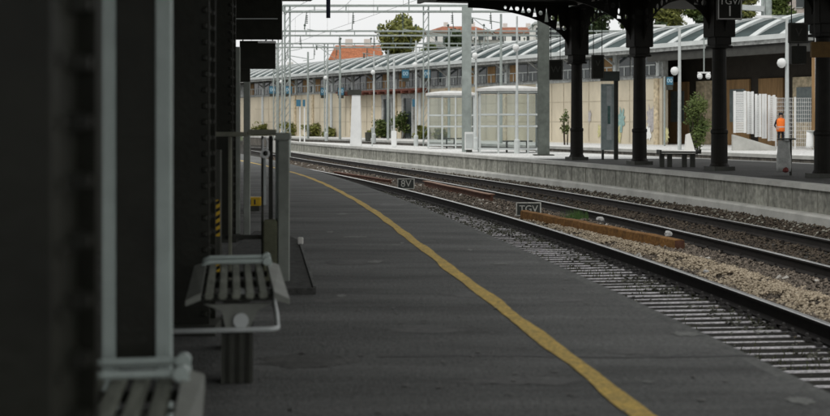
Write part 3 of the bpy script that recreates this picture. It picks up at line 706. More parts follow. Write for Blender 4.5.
# panel joints on the cream wall
jm = mat('panel joint', (.42, .37, .28), .9); b = MB()
for z in (1.2, 2.35): wbox(b, yE, 120, .001, .014, z, z+.03)
y = yE + 1.3
while y < 118: wbox(b, y, y+.05, .015, .02, .1, 3.45); y += 1.1
b.build('panel_joint', jm, hall)
# lean-to glazed roof: eaves and ridge
def eave(y): return wp(y, 1.1)
def ridge(y): return wp(y, -4)
Ya, Yb = 34, 128
zE, zR = 5.15, 6.5
def roofpt(y, t): p = eave(y).lerp(ridge(y), t); return Vector((p.x, p.y, zE + (zR - zE) * (1 - (1 - t) ** 1.7)))
b = MB(); ns = 8
for y in (Ya, Yb):
    for k in range(ns+1): b.v.append(tuple(roofpt(y, k/ns)))
for k in range(ns): b.f.append((k, k+1, ns+2+k, ns+1+k))
roof = b.build('roof', roofglass, hall)
y = Ya + 1; k = 0
while y < Yb - 2:               # pale arched ribs lying aslant on the glazing
    b = MB(); w_ = .42; N = 12; o = []
    for i in range(N+1):
        t = i/N; p = roofpt(y + .8*t, t); q = roofpt(y + w_ + .8*t, t); h_ = .06 + .10*math.sin(math.pi*t); b.v += [(p.x, p.y, p.z+.01), (q.x, q.y, q.z+.01), (q.x, q.y, q.z+h_), (p.x, p.y, p.z+h_)]
    for i in range(N):
        for j in range(4): b.f.append((4*i+j, 4*i+(j+1)%4, 4*i+4+(j+1)%4, 4*i+4+j))
    b.f += [(0,1,2,3), (4*N+3,4*N+2,4*N+1,4*N)]
    b.build('roof_rib', roofwhite, roof); y += 1.75; k += 1
for z0, z1, o0, o1, nm, m_ in ((5.0, 5.22, 1.08, 1.22, 'fascia', roofwhite), (4.82, 5.0, .95, 1.12, 'gutter', greywall)):
    wbox(MB(), Ya, Yb, o0, o1, z0, z1).build(nm, m_, hall)
# back wall of the hall up to the ridge
wbox(MB(), Ya, Yb, -4.35, -4.05, 0, 6.4).build('back_wall', greywall, hall)
# shop front part to the right: dark recess with ochre timber
wbox(MB(), 30, yE + 6, -3.2, -3.0, 0, 4.9).build('shop_wall', mat('shadow coloured shop wall', (.035, .03, .024), .9), hall)  # near-black colour stands in for the canopy's shadow on this wall
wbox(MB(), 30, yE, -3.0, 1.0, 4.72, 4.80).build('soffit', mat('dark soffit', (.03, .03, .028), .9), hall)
y = 36; k = 0
while y < yE + 4:
    fr = wbox(MB(), y, y+1.5, -2.98, -2.86, .0, 3.4).build('shop_panel', ochre if k % 3 else cream, hall)
    if k % 2 == 0: wbox(MB(), y+.25, y+1.25, -2.85, -2.83, 1.2, 2.9).build('shop_window', mat('grey shop glass', (.16, .19, .19), .2), fr)
    y += 2.1; k += 1
for y in (40, 46, 52, 58): wbox(MB(), y, y+.3, .6, .9, 0, 4.7).build('hall_column', palesteel if y != 58 else ochre, hall)
wbox(MB(), 30, yE, .72, .98, 4.35, 4.72).build('fascia', mat('dark fascia', (.05, .05, .045), .8), hall)
# red brown steel awning
t = thing('awning_beam', (*wp(wy(390), .6), 3.6), 'red brown steel awning beam along the middle of the cream hall', 'awning')
wbox(MB(), wy(431), wy(346), .15, .9, 3.42, 3.56).build('awning_top', redsteel, t)
for u in range(350, 431, 8): wbox(MB(), wy(u), wy(u)+.15, .12, 1.0, 3.25, 3.42).build('awning_rib', redsteel, t)

# graffiti on the cream wall: thin paint patches of odd outline
def paint(us, vs, m, label, r=1.0):
    y = wy(us); p = wp(y, .035); n = 22; rr = random.Random(int(us)); z = hat(vs, y); a = Vector((wd.x, wd.y, 0)); P = []
    for k in range(n): t_ = 6.283*k/n; q = rr.uniform(.45, 1.1)*r; P.append(Vector((p.x, p.y, z)) + a*math.cos(t_)*.36*q + Vector((0, 0, 1))*math.sin(t_)*.75*q)
    g = MB().prism(P, (0, 0, 0), (wn.x*.004, wn.y*.004, 0)).build('graffiti', m, hall); g['label'] = label
teal = mat('teal spray paint', (.24, .37, .35), .8, .3, 6); lilac = mat('grey lilac spray paint', (.40, .38, .38), .8, .3, 6); lime = mat('yellow spray paint', (.5, .47, .25), .8, .3, 6)
paint(622, 120, teal, 'teal spray painted patch'); paint(618.5, 134, lime, 'yellow spray painted patch', .8); paint(651, 118, lilac, 'grey lilac spray painted patch', 1.1); paint(649, 132, white, 'white spray painted patch', .7); paint(590, 117, lilac, 'grey spray painted patch', .6)
paint(600, 132, lime, 'yellow spray painted patch', .6); paint(667, 135, lime, 'yellow spray painted patch', .7)

# blue hanging platform signs
def blue_sign(u, v, w, h, Y, label, low=True, post=None):
    x = xat(u, Y); z = hat(v, Y); ww = w*Y/F; hh = h*Y/F; t = thing('blue_sign', (x, Y, z), label, 'sign', 'blue square platform signs')
    MB().box(x-ww/2, x+ww/2, Y-.05, Y+.05, z-hh/2, z+hh/2).build('sign_frame', iron2, t)
    MB().box(x-ww/2+.03, x+ww/2-.03, Y-.058, Y-.0505, z-hh/2+.03, z+hh/2-.03).build('sign_face', blue, t)
    text('00', 'sign_lettering', (x, Y-.06, z+.01), hh*.62, mat('pale blue ink', (.5, .68, .78), .5), t)
    if low: MB().box(x-ww*.42, x+ww*.42, Y-.04, Y+.04, z-hh/2-.22, z-hh/2-.005).build('lower_plate', iron2, t)
    if post == 'hang': MB().tube([(x, Y, z+hh/2), (x, Y, 5.05)], .025, 6).build('hanging_rod', steel, t)
    if post == 'pole': MB().tube([(x-ww/2-.06, Y, 0), (x-ww/2-.06, Y, z+hh/2)], .05, 8).build('sign_pole', steel, t)
for u, v, w, h, lab, post in ((272.5, 90, 7, 8, 'leftmost blue square sign, by the edge of the hanging board', 'hang'), (288.5, 90, 7, 8, 'second blue square sign from the left', 'hang'),
        (323.5, 91.5, 6.5, 8, 'blue square sign hanging left of the white pillar', 'hang'), (341, 91.5, 6.5, 8, 'blue square sign hanging just above left of the white pillar', 'hang'),
        (405.5, 74, 8, 9, 'blue square sign high above the dark doors of the hall', 'hang'), (427, 74, 7.5, 9, 'blue square sign high above the left glass shelter', 'hang'),
        (669.5, 81, 7.5, 9, 'blue square sign on the cream wall behind the bench', 'pole')):
    Y = wy(u) - 2.9; blue_sign(u, v, w, h, Y, lab, post=post)
for u, lab in ((298.5, 'low blue sign on thin white post, left of a pair'), (304, 'low narrow blue sign on thin white post, right of a pair'), (414.5, 'small pale blue sign beside the left shelter')):
    Y = 78 if u < 400 else 70; x = xat(u, Y); w = 4.5 if u != 304 else 2.5; z = hat(103, Y); ww = w*Y/F; t = thing('post_sign', (x, Y, 0), lab, 'sign')
    MB().box(x-ww/2, x+ww/2, Y-.03, Y+.03, z-.2, z+.2).build('sign_panel', blue, t); MB().tube([(x+ww/2-.05, Y+.06, 0), (x+ww/2-.05, Y+.06, z+.2)], .04, 8).build('sign_post', white, t)

# lamp poles on the farthest platform
def thin_lamp(u, vtop, vg, Y, label):
    x = xat(u, Y); t = thing('camera_pole', (x, Y, 0), label, 'pole'); zt_ = hat(vtop, Y)
    MB().tube([(x, Y, 0), (x, Y, zt_)], .085, 10, .06).build('pole', palesteel, t); MB().tube([(x, Y, zt_-.05), (x-.9, Y, zt_+.05)], .03, 8).build('lamp_arm', palesteel, t)
    MB().box(x-1.2, x-.6, Y-.08, Y+.08, zt_, zt_+.09).build('lamp_head', white, t)
    z = hat(vg, Y); MB().lathe((x-.22, Y-.05, z), [(.05, -.19), (.14, -.12), (.18, 0), (.14, .12), (.05, .17)], 12).build('camera_dome', white, t, smooth=True); MB().tube([(x, Y, z+.15), (x-.22, Y-.05, z+.16)], .025, 6).build('dome_arm', steel, t)
thin_lamp(679.5, 27, 71, 56, 'thin white pole with round camera right of the blue wall sign')
thin_lamp(787, 18, 63, 49.5, 'thin white pole with round camera in front of the person in orange')
Y = 50; x = xat(704, Y); t = thing('double_camera', (x, Y, 3.2), 'pair of small white cameras hanging under the hall eaves, left of a column', 'camera')
for dx in (-.16, .16): MB().lathe((x+dx, Y, hat(76, Y)), [(.05, -.12), (.10, -.06), (.10, .05), (.04, .1)], 10).build('camera_dome', white, t)
MB().box(x-.24, x+.24, Y-.04, Y+.04, hat(73.5, Y), hat(72, Y)).build('camera_bar', white, t); MB().tube([(x, Y, hat(72, Y)), (x, Y, 4.5)], .025, 6).build('hanging_rod', steel, t)
Y = 52; x = xat(818, Y); t = thing('steel_post', (x, Y, 0), 'plain white post at the far right behind the last arched column', 'post'); MB().box(x-.09, x+.09, Y-.09, Y+.09, 0, 4.7).build('post_section', white, t)

# white louvred screens, low wall, mesh fence
def screen(u0, u1, v0, v1, Y, label):
    x0, x1 = xat(u0, Y), xat(u1, Y); z0, z1 = max(0, hat(v1, Y)), hat(v0, Y); t = thing('louvred_screen', ((x0+x1)/2, Y, z0), label, 'screen', 'white louvred screens')
    for x in (x0, x1-.09): MB().box(x, x+.09, Y-.05, Y+.05, z0, z1).build('screen_post', white, t)
    n = int((z1-z0)/.062); b = MB()
    for k in range(n): z = z0+.02+k*.062; b.bar((x0+.07, Y, z+.02), (x1-.07, Y, z+.02), .04, .045)
    b.build('slats', white, t)
for k, a in enumerate(((733.5, 746, 91, 133, 55.0), (747, 753.5, 91.5, 134, 55.6), (755, 761, 94, 137, 56.2), (762, 766.5, 94, 138.5, 56.8), (768, 775, 95, 141, 57.4))):
    screen(*a, ['tallest and widest white louvred screen, next to the column', 'second white louvred screen from the column', 'middle one of five white louvred screens', 'narrow fourth white louvred screen', 'last white louvred screen beside the mesh fence'][k])
Y = 54.6; t = MB(); x0, x1 = xat(733, Y), xat(776, Y)
t.prism([(x0, Y, 0), (x1, Y, 0), (x1, Y, .15), (x0, Y, .68)], (0, 0, 0), (0, .25, 0)); tag(t.build('low_wall', coping_far), 'low sloping pale wall under the white louvred screens', 'wall')
t = thing('mesh_fence', (xat(795, 58), 58, 0), 'fine white mesh fence panel behind the person in orange', 'fence')
x0, x1 = xat(776, 58), xat(814, 58)
for x in (x0, (x0+x1)/2, x1): MB().box(x-.03, x+.03, 57.97, 58.03, 0, hat(97, 58)).build('fence_post', white, t)
b = MB(); x = x0
while x < x1: b.box(x-.006, x+.006, 57.99, 58.0, .1, hat(98, 58)); x += .09
z = .1
while z < hat(98, 58): b.box(x0, x1, 58.002, 58.014, z-.007, z+.007); z += .18
b.build('mesh', white, t)
# grey low wall / stone left of the column
Y = 55; x = xat(685, Y); t = MB().poly([(x+.05,Y,0),(x+.42,Y,0),(x+.42,Y+.4,0),(x+.05,Y+.4,0),(x+.08,Y+.1,.66),(x+.24,Y+.1,.72),(x+.24,Y+.3,.72),(x+.08,Y+.3,.66)], [(0,3,2,1),(4,5,6,7),(0,1,5,4),(1,2,6,5),(2,3,7,6),(3,0,4,7)])
tag(t.build('covered_crate', plaster), 'pale sheeted crate standing in front of the green bush', 'crate')

# person in orange vest
def person(x, Y, H, label):
    t = thing('person', (x, Y, 0), label, 'person'); k = H / 1.75
    J = {'pelvis': (0,0,.95), 'waist': (0,0,1.1), 'chest': (0,.01,1.32), 'neck': (0,.0,1.48), 'throat': (0,-.01,1.55), 'head': (0,-.02,1.64), 'crown': (0,-.015,1.71)}
    for s_, n_ in ((-1, 'l'), (1, 'r')):
        J.update({n_+'sh': (s_*.19,0,1.42), n_+'el': (s_*.29,.02,1.14), n_+'wr': (s_*.24,-.16,1.0), n_+'pa': (s_*.20,-.24,.99), n_+'hip': (s_*.09,0,.9), n_+'kn': (s_*.10,-.02,.5), n_+'an': (s_*.11,.02,.08), n_+'to': (s_*.13,-.15,.03)})
        for q in range(4): J[n_+'f%d' % q] = (s_*(.165+.022*q), -.33 + .01*abs(q-1.5), .975 - .012*q); 
        J[n_+'th'] = (s_*.14, -.27, 1.02)
    R = {'pelvis': .15, 'waist': .13, 'chest': .165, 'neck': .062, 'throat': .06, 'head': .095, 'crown': .07, 'sh': .07, 'el': .048, 'wr': .032, 'pa': .036, 'hip': .095, 'kn': .062, 'an': .045, 'to': .038, 'th': .011}
    E = [('pelvis','waist'),('waist','chest'),('chest','neck'),('neck','throat'),('throat','head'),('head','crown')]
    for n_ in 'lr':
        E += [('chest',n_+'sh'),(n_+'sh',n_+'el'),(n_+'el',n_+'wr'),(n_+'wr',n_+'pa'),('pelvis',n_+'hip'),(n_+'hip',n_+'kn'),(n_+'kn',n_+'an'),(n_+'an',n_+'to'),(n_+'pa',n_+'th')] + [(n_+'pa',n_+'f%d' % q) for q in range(4)]
    names = list(J); me = bpy.data.meshes.new('body'); me.from_pydata([tuple(Vector(J[n])*k) for n in names], [(names.index(a), names.index(b)) for a, b in E], []); me.update()
    o = bpy.data.objects.new('body', me); C.objects.link(o); sk = o.modifiers.new('skin', 'SKIN'); o.modifiers.new('sub', 'SUBSURF').levels = 1
    for i, n in enumerate(names):
        r = R.get(n, R.get(n[1:], .009)); me.skin_vertices[0].data[i].radius = (r*k, r*k*.85)
        me.skin_vertices[0].data[i].use_root = n == 'pelvis'
    dg = bpy.context.evaluated_depsgraph_get(); m2 = bpy.data.meshes.new_from_object(o.evaluated_get(dg)); bpy.data.objects.remove(o)
    m2.materials.clear()
    for m_ in (skin, navy, orange): m2.materials.append(m_)
    for p in m2.polygons:
        z = p.center.z / k; p.use_smooth = True
        p.material_index = 1 if z < .97 and abs(p.center.y) < .15*k or z < .9 else 0
        if .97 <= z < 1.47 and p.center.y > -.12*k: p.material_index = 1
    o = bpy.data.objects.new('body', m2); C.objects.link(o); o.location = (x, Y, 0); link(o, t); o.matrix_parent_inverse = Matrix.Translation((-x, -Y, 0))
    MB().lathe((x, Y, 0), [(.20*k, .86*k), (.215*k, 1.0*k), (.20*k, 1.15*k), (.225*k, 1.34*k), (.20*k, 1.44*k), (.09*k, 1.50*k)], 18).build('vest', orange, t, smooth=True)
    MB().lathe((x, Y, 0), [(.218*k, 1.055*k), (.218*k, 1.10*k)], 18).build('reflective_band', palesteel, t)
    MB().lathe((x, Y+.02, 0), [(.085*k, 1.60*k), (.108*k, 1.66*k), (.10*k, 1.72*k), (.05*k, 1.765*k)], 14).build('hair', navy, t, smooth=True)
    for s_ in (-1, 1): MB().lathe((x+s_*.033*k, Y-.098*k, 1.645*k), [(.004, -.008), (.010, 0), (.004, .008)], 6).build('eye', navy, t)
    MB().poly([(x-.014*k, Y-.095*k, 1.605*k), (x+.014*k, Y-.095*k, 1.605*k), (x, Y-.128*k, 1.61*k), (x, Y-.1*k, 1.65*k)], [(0,1,2),(0,2,3),(1,3,2),(0,3,1)]).build('nose', skin, t)
    MB().box(x-.022*k, x+.022*k, Y-.1*k, Y-.092*k, 1.578*k, 1.588*k).build('mouth', redsteel, t)
person(xat(780.8, 56.5), 56.5, 1.6, 'person in an orange vest and dark trousers standing behind the waste bag holder')

# ------------------------------------------------------------------ overhead line gantries and wires
def gantry(Y, vbeam, u0, u1, upost, label):
    z = hat(vbeam, Y); x0, x1 = xat(u0, Y), xat(u1, Y); t = thing('overhead_line_gantry', ((x0+x1)/2, Y, 0), label, 'gantry', 'overhead line gantries'); dp = .30
    fr = MB(); 
    for dz in (0, -dp):
        for dy in (0, .35): fr.bar((x0, Y+dy, z+dz), (x1, Y+dy, z+dz), .085)
    x = x0; k = 0
    while x < x1 - 1.6: fr.bar((x, Y, z), (x, Y, z-dp), .06); fr.bar((x, Y, z-dp), (x, Y+.35, z-dp), .04); x += 1.6; k += 1
    fr.build('truss_beam', steel, t)
    for u in upost:
        x = xat(u, Y); b = MB()
        for dx in (-.13, .13): b.bar((x+dx, Y+.17, -.8), (x+dx, Y+.17, z), .07, .2)
        zz = -.6; k = 0
        while zz < z-.4: b.bar((x-.13, Y+.17, zz), (x+.13, Y+.17, zz+.4), .03); zz += .4
        b.build('gantry_post', steel, t)
    r = random.Random(int(Y)); x = x0 + 1.2
    while x < x1 - 1:
        b = MB().bar((x, Y+.1, z-dp), (x+r.uniform(-.15, .15), Y+.1, z-dp-.9), .04)
        for q in range(5): b.lathe((x, Y+.1, z-dp-.25-.09*q), [(.035, 0), (.075, .03), (.035, .05)], 8)
        b.build('insulator', mat('insulator green', (.10, .13, .11), .4), t)
        MB().bar((x, Y+.1, z-dp-.9), (x+r.choice((-1, 1))*.9, Y+.1, z-dp-1.05), .035).build('registration_arm', steel, t)
        if r.random() < .6: MB().bar((x+.3, Y+.1, z), (x+.3, Y+.1, z+.45), .05).lathe((x+.3, Y+.1, z+.3), [(.05, 0), (.09, .08), (.05, .16)], 8).build('insulator', MATS['insulator green'], t)
        x += r.uniform(1.5, 2.6)
gantry(66, 5.5, 283, 610, (287, 426), 'nearest pale lattice gantry, crossing the sky at the top of the picture')
gantry(86, 31, 282, 700, (280, 486), 'middle pale lattice gantry, crossing in front of the red roofed houses')
gantry(101, 43.5, 272, 640, (275, 326), 'farthest pale lattice gantry, just above the glazed roof')
t = thing('steel_mast', (xat(766, 74), 74, 0), 'thick pale double mast rising from behind the glazed roof at the right', 'mast')
for du in (-3.2, 2.2): x = xat(766+du, 74); MB().tube([(x, 74, 0), (x, 74, 9.5)], .2 if du > 0 else .1, 10).build('mast_tube', steel, t)
MB().bar((xat(762, 74), 73.7, 7.2), (xat(860, 74), 73.7, 7.0), .12).build('mast_arm', palesteel, t); MB().bar((xat(690, 74), 73.7, 7.9), (xat(762, 74), 73.7, 7.6), .3).build('mast_arm', palesteel, t)
def wires(f, label, Y0=20, Y1=112):
    t = thing('overhead_wire', (f(60), 60, 5.5), label, 'overhead wire'); ys = [Y0 + (Y1-Y0)*i/40 for i in range(41)]
    sag = lambda y: 5.6 + .0
    MB().tube([(f(y), y, 5.35) for y in ys], .008, 5).build('contact_wire', steel, t)
    cz = lambda y: 6.0 + .75 * abs(math.cos(math.pi*(y-66)/18)) ** 1.0
    MB().tube([(f(y), y, cz(y)) for y in ys], .008, 5).build('carrying_wire', steel, t)
    b = MB(); y = Y0 + 2
    while y < Y1: b.bar((f(y), y, 5.35), (f(y), y, cz(y)), .008); y += 4.5
    b.build('dropper_wires', iron2, t)
wires(lambda y: (NA(y)+RA(y))/2, 'overhead wires above the track beside the near platform', 30)
wires(lambda y: (RB(y)+RC(y))/2, 'overhead wires above the track beside the opposite platform', 44)
def mast(u, vt, vb, label, r=.09):
    Y = F * EYE / (vb - V0); x = xat(u, Y); t = thing('overhead_line_mast', (x, Y, 0), label, 'mast'); zt_ = hat(vt, Y)
    MB().tube([(x, Y, 0), (x, Y, zt_)], r, 8, r*.7).build('mast_tube', steel, t)
    MB().bar((x, Y, zt_-.5), (x-1.7, Y, zt_-.2), .05).build('bracket_arm', steel, t); MB().bar((x, Y, zt_-1.4), (x-1.5, Y, zt_-.3), .04).build('bracket_strut', steel, t)
    MB().lathe((x-1.6, Y, zt_-.55), [(.03, 0), (.08, .05), (.03, .10), (.08, .15), (.03, .2), (.07, .25), (.03, .3)], 8).build('insulator', MATS['insulator green'], t)
mast(340, 42, 139.5, 'thin overhead line mast just left of the white pillar'); mast(308, 52, 138.8, 'thin overhead line mast right of the two low blue signs')
mast(449, 28, 141, 'overhead line mast rising behind the left glass shelter'); mast(501, 14, 143.5, 'overhead line mast rising behind the right glass shelter'); mast(388, 50, 140, 'thin overhead line mast beside the left dark door')
# far rails of the third track
rail(lambda y: GP(y)+1.0, 20, 90, 'rail hidden behind the opposite platform, its near side'); rail(lambda y: GP(y)+2.5, 20, 90, 'rail hidden behind the opposite platform, its far side')

# ------------------------------------------------------------------ trees and bushes
def foliage(name, c, rad, n, leaf, m, parent, clumps=9, seed=1):
    r = random.Random(seed); b = MB(); cl = []
    for _ in range(clumps):
        a = r.uniform(0, 6.283); q = r.uniform(0, .75); z = r.uniform(-.75, .8); cl.append((math.cos(a)*q*math.sqrt(max(.1, 1-z*z)), math.sin(a)*q*math.sqrt(max(.1, 1-z*z)), z, r.uniform(.28, .5)))
    for _ in range(n):
        x, y, z, w = r.choice(cl); d = Vector((r.gauss(0, 1), r.gauss(0, 1), r.gauss(0, 1))).normalized() * w * r.uniform(.5, 1.12)
        p = Vector((c[0]+(x+d.x)*rad[0], c[1]+(y+d.y)*rad[1], c[2]+(z+d.z)*rad[2]))
        a = Vector((r.gauss(0, 1), r.gauss(0, 1), r.gauss(0, 1))).normalized(); e = a.orthogonal().normalized(); s = leaf*r.uniform(.6, 1.3)
        b.poly([p-a*s, p+e*s*.5, p+a*s, p-e*s*.5], [(0, 1, 2, 3)])
    return b.build(name, m, parent)
def tree(u, vc, ru, rv, Y, m, label, n=2600, leaf=.28, seed=1, ground=None, name='broadleaf_tree'):
    x = xat(u, Y); zc = hat(vc, Y); rx = ru*Y/F; rz = rv*Y/F; g = hill_h(x, Y) if ground is None else ground
    t = thing(name, (x, Y, g), label, 'tree'); tr = MB().tube([(x, Y, g-.3), (x+.1, Y, (g+zc)/2), (x, Y, zc)], .3, 8, .12); tr.build('trunk', bark, t)
    r = random.Random(seed); lb = MB()
    for _ in range(7): a = r.uniform(0, 6.28); lb.tube([(x, Y, zc-rz*.7), (x+math.cos(a)*rx*.35, Y+math.sin(a)*rx*.35, zc), (x+math.cos(a)*rx*.65, Y+math.sin(a)*rx*.65, zc+rz*.4)], .1, 6, .03)
    lb.build('limbs', bark, t); foliage('crown', (x, Y, zc), (rx, rx, rz), n, leaf, m, t, 14, seed)
tree(403, 42, 26, 24, 150, leaf_b, 'yellow green round tree above the glazed roof, right of the orange roof', 4200, .30, 3)
tree(453, 45, 11, 14, 170, leaf_c, 'dark tree in front of the white houses', 2200, .3, 4)
tree(432, 52, 10, 9, 165, leaf_a, 'small green tree left of the dark tree', 1200, .3, 41)
for i, (u, v, ru, rv, Y, m, lab) in enumerate(((598, 22, 20, 14, 170, leaf_c, 'dark green tree seen through the leftmost arch'), (632, 20, 16, 15, 175, leaf_a, 'green tree seen between two arches'), (668, 14, 24, 15, 165, leaf_b, 'yellow green tree seen through the wide arch'),
        (700, 8, 20, 18, 180, leaf_a, 'green tree behind the column with the TGV sign'), (742, 5, 26, 14, 160, leaf_b, 'yellow green tree right of the TGV sign'), (782, 4, 18, 16, 170, leaf_a, 'green tree at the right behind the double mast'), (560, 30, 14, 14, 200, leaf_a, 'green tree beside the white apartment block'), (815, 8, 18, 16, 175, leaf_c, 'dark green tree at the far right'), (645, 30, 22, 12, 150, leaf_c, 'dark low tree just above the glazed roof'), (722, 22, 26, 10, 150, leaf_c, 'dark low tree above the roof right of the wide arch'))):
    tree(u, v, ru, rv, Y, m, lab, 2600, .32, 20+i)
def bush(u, vc, ru, rv, Y, m, label, n, leaf, seed, clumps=9):
    x = xat(u, Y); zc = hat(vc, Y); rx = ru*Y/F; rz = rv*Y/F; t = thing('bush', (x, Y, 0), label, 'bush'); r = random.Random(seed); b = MB()
    for _ in range(6): a = r.uniform(0, 6.28); b.tube([(x+math.cos(a)*.1, Y, 0), (x+math.cos(a)*rx*.5, Y+math.sin(a)*.3, zc+rz*.3)], .025, 5, .01)
    b.build('stems', bark, t); foliage('leaves', (x, Y, zc), (rx, min(rx, .7), rz), n, leaf, m, t, clumps, seed)
bush(697, 121, 17, 24, 55.5, leaf_a, 'tall loose green bush against the hall, left of a column', 1500, .085, 5, 14)
bush(693, 108, 9, 12, 56.5, leaf_a, 'upper green branches rising behind the tall bush', 350, .08, 6)
bush(566, 121, 7, 13, 68, leaf_a, 'small straggly plant left of the leftmost arched column', 260, .08, 7)
for i, (u, v, ru, rv, m, lab) in enumerate(((262, 127, 8, 9, leaf_c, 'dark bush low on the far left, above the barrier rail'), (290, 128, 9, 8, leaf_b, 'yellow green bush beside the leftmost lamp post'), (314, 128, 10, 8, leaf_b, 'yellow green bush left of the white pillar'), (330, 130, 6, 6, leaf_b, 'small yellowish bush next to the lamp post left of the white pillar'), (383, 125, 9, 9, leaf_a, 'green bush in front of the left dark door'), (402, 122, 10, 14, leaf_a, 'taller green bush between the two dark doors'), (422, 129, 7, 7, leaf_b, 'yellow green bush beside the left shelter'), (440, 131, 6, 5, leaf_b, 'yellow green bush seen through the left shelter'), (372, 131, 4, 5, leaf_b, 'tiny yellow green bush beside the lamp post right of the white pillar'))):
    bush(u, v+3.2, ru*1.6, rv*.95, wy(u)-.9, m if i % 3 else leaf_b, lab, 900, .12, 50+i, 20)

# ------------------------------------------------------------------ houses on the hill
def house(u0, u1, veave, vridge, Y, D, wm, rm, label, rows=2, cols_=5, hip=True, cat='house', win=darkglass):
    x0, x1 = xat(u0, Y), xat(u1, Y); ze, zr = hat(veave, Y), hat(vridge, Y); g = hill_h((x0+x1)/2, Y) - 3; t = thing('house', ((x0+x1)/2, Y, g), label, cat)
    MB().box(x0, x1, Y, Y+D, g, ze).build('wall', wm, t); o = .5; hp = min((x1-x0)*.25, D*.45) if hip else 0
    P = [(x0-o, Y-o, ze), (x1+o, Y-o, ze), (x1+o, Y+D+o, ze), (x0-o, Y+D+o, ze), (x0+hp, Y+D/2, zr), (x1-hp, Y+D/2, zr)]
    if zr > ze + .2: rf = MB().poly(P, [(0,1,5,4),(1,2,5),(2,3,4,5),(3,0,4),(3,2,1,0)]).build('roof', rm, t)
    else: rf = MB().box(x0-.2, x1+.2, Y-.2, Y+D+.2, ze, ze+.3).build('roof', rm, t)
    if zr > ze + .2:
        for f in (.3, .72): xx = x0+(x1-x0)*f; MB().box(xx-.4, xx+.4, Y+D/2-.3, Y+D/2+.3, (ze+zr)/2, zr+.7).build('chimney', plaster, rf)
    for r in range(rows):
        for c in range(cols_):
            xa = x0+(x1-x0)*(c+.5)/cols_; z = ze-1.1-r*2.8
            w = MB().box(xa-.5, xa+.5, Y-.06, Y-.01, z-.7, z+.6).build('window', win, t); MB().box(xa-.6, xa+.6, Y-.14, Y-.005, z-.8, z-.71).build('sill', palesteel, w)
house(333, 379, 60, 43, 142, 9, plaster, mat('orange red roof', (.36, .13, .06), .9, .25, 1.2, fine=5), 'house with steep orange red roof above the left of the glazed hall', 1, 3, hip=False)
house(427, 492, 32.5, 24.5, 225, 9, plaster, redroof, 'long white house with red tiled roof left of centre', 2, 9)
house(490, 546, 33, 25.5, 232, 9, plaster, redroof, 'long white house with red tiled roof, right neighbour of the other long one', 2, 8)
house(427, 446, 43, 40, 185, 7, plaster, mat('grey roof', (.25, .25, .24), .9), 'small white house left of the dark tree', 2, 3)
house(466, 500, 40, 38.5, 190, 8, plaster, mat('grey roof', (.25, .25, .24), .9), 'white house with grey roof right of the dark tree', 2, 4)
house(500, 536, 43, 39, 180, 8, plaster, roofwhite, 'low white house with pale roof behind the lamp globes', 1, 4)
house(536, 564, 24, 24, 175, 10, plaster, palesteel, 'white flat roofed apartment block at the first arch', 4, 4, cat='apartment block')
house(796, 840, -6, -6, 175, 10, mat('pinkish plaster', (.55, .48, .44), .9), palesteel, 'pinkish apartment block at the top right corner', 3, 6, cat='apartment block')
house(255, 300, 70, 66, 180, 8, plaster, mat('grey roof', (.25, .25, .24), .9), 'pale house low at the far left behind the glazed roof', 1, 3)

# ------------------------------------------------------------------ the near platform: canopy, columns, station wall
ncan = thing('platform_canopy', (-3, 15, 0), 'dark canopy on riveted columns over the near platform', 'canopy')
el = line(EDGE, -9, 35.5, 40, .35)
b = MB()
for x, y in el: b.v += [(-9.5, y, 4.5), (x, y, 4.5), (x, y, 4.72), (-9.5, y, 4.9)]
for i in range(len(el)-1):
    for k in range(4): b.f.append((4*i+k, 4*i+(k+1)%4, 4*i+4+(k+1)%4, 4*i+4+k))
b.f += [(0,1,2,3), (len(b.v)-1, len(b.v)-2, len(b.v)-3, len(b.v)-4)]
b.build('roof', iron, ncan)
def riveted(x, y, w, ztop=4.5):
    t_ = .02; m = MB()
    m.box(x-w/2, x+w/2, y-w/2, y-w/2+t_, 0, ztop); m.box(x-w/2, x+w/2, y+w/2-t_, y+w/2, 0, ztop)
    m.box(x-w/2+.03, x-w/2+.03+t_, y-w/2+t_, y+w/2-t_, 0, ztop); m.box(x+w/2-.03-t_, x+w/2-.03, y-w/2+t_, y+w/2-t_, 0, ztop)
    r = m; z = .12
    while z < ztop:
        for sx in (-1, 1):
            r.lathe((0, 0, 0), [(.001, 0)]*1, 3) if 0 else None
            for yy, s_ in (((y-w/2, -1),) if y > 5 else ()):
                P = MB(); cx = x+sx*(w/2-.025); r.poly([(cx-.016, yy, z-.016), (cx+.016, yy, z-.016), (cx+.016, yy, z+.016), (cx-.016, yy, z+.016), (cx-.009, yy-.012, z-.009), (cx+.009, yy-.012, z-.009), (cx+.009, yy-.012, z+.009), (cx-.009, yy-.012, z+.009)], [(0,3,2,1),(4,5,6,7),(0,1,5,4),(1,2,6,5),(2,3,7,6),(3,0,4,7)])
            for yy in (-w/2+.06, w/2-.06):
                cx = x+sx*(w/2-.03 + 0); r.poly([(cx, y+yy-.016, z-.016), (cx, y+yy+.016, z-.016), (cx, y+yy+.016, z+.016), (cx, y+yy-.016, z+.016), (cx+sx*.03, y+yy-.009, z-.009), (cx+sx*.03, y+yy+.009, z-.009), (cx+sx*.03, y+yy+.009, z+.009), (cx+sx*.03, y+yy-.009, z+.009)], [(0,3,2,1),(4,5,6,7),(0,1,5,4),(1,2,6,5),(2,3,7,6),(3,0,4,7)])
        z += .09
    c = m.build('column', iron, ncan); MB().box(x-w/2-.04, x+w/2+.04, y-w/2-.04, y+w/2+.04, 0, .06).build('column_foot', iron2, c)
riveted(-.628, 1.9, .27); riveted(-1.285, 7.45, .25); riveted(-1.94, 13.1, .24); riveted(-2.75, 19, .22)
hallm = mat('dark green grey station panelling', (.06, .065, .055), .7, .3, 1.2, stretch=(3, 3, .3))
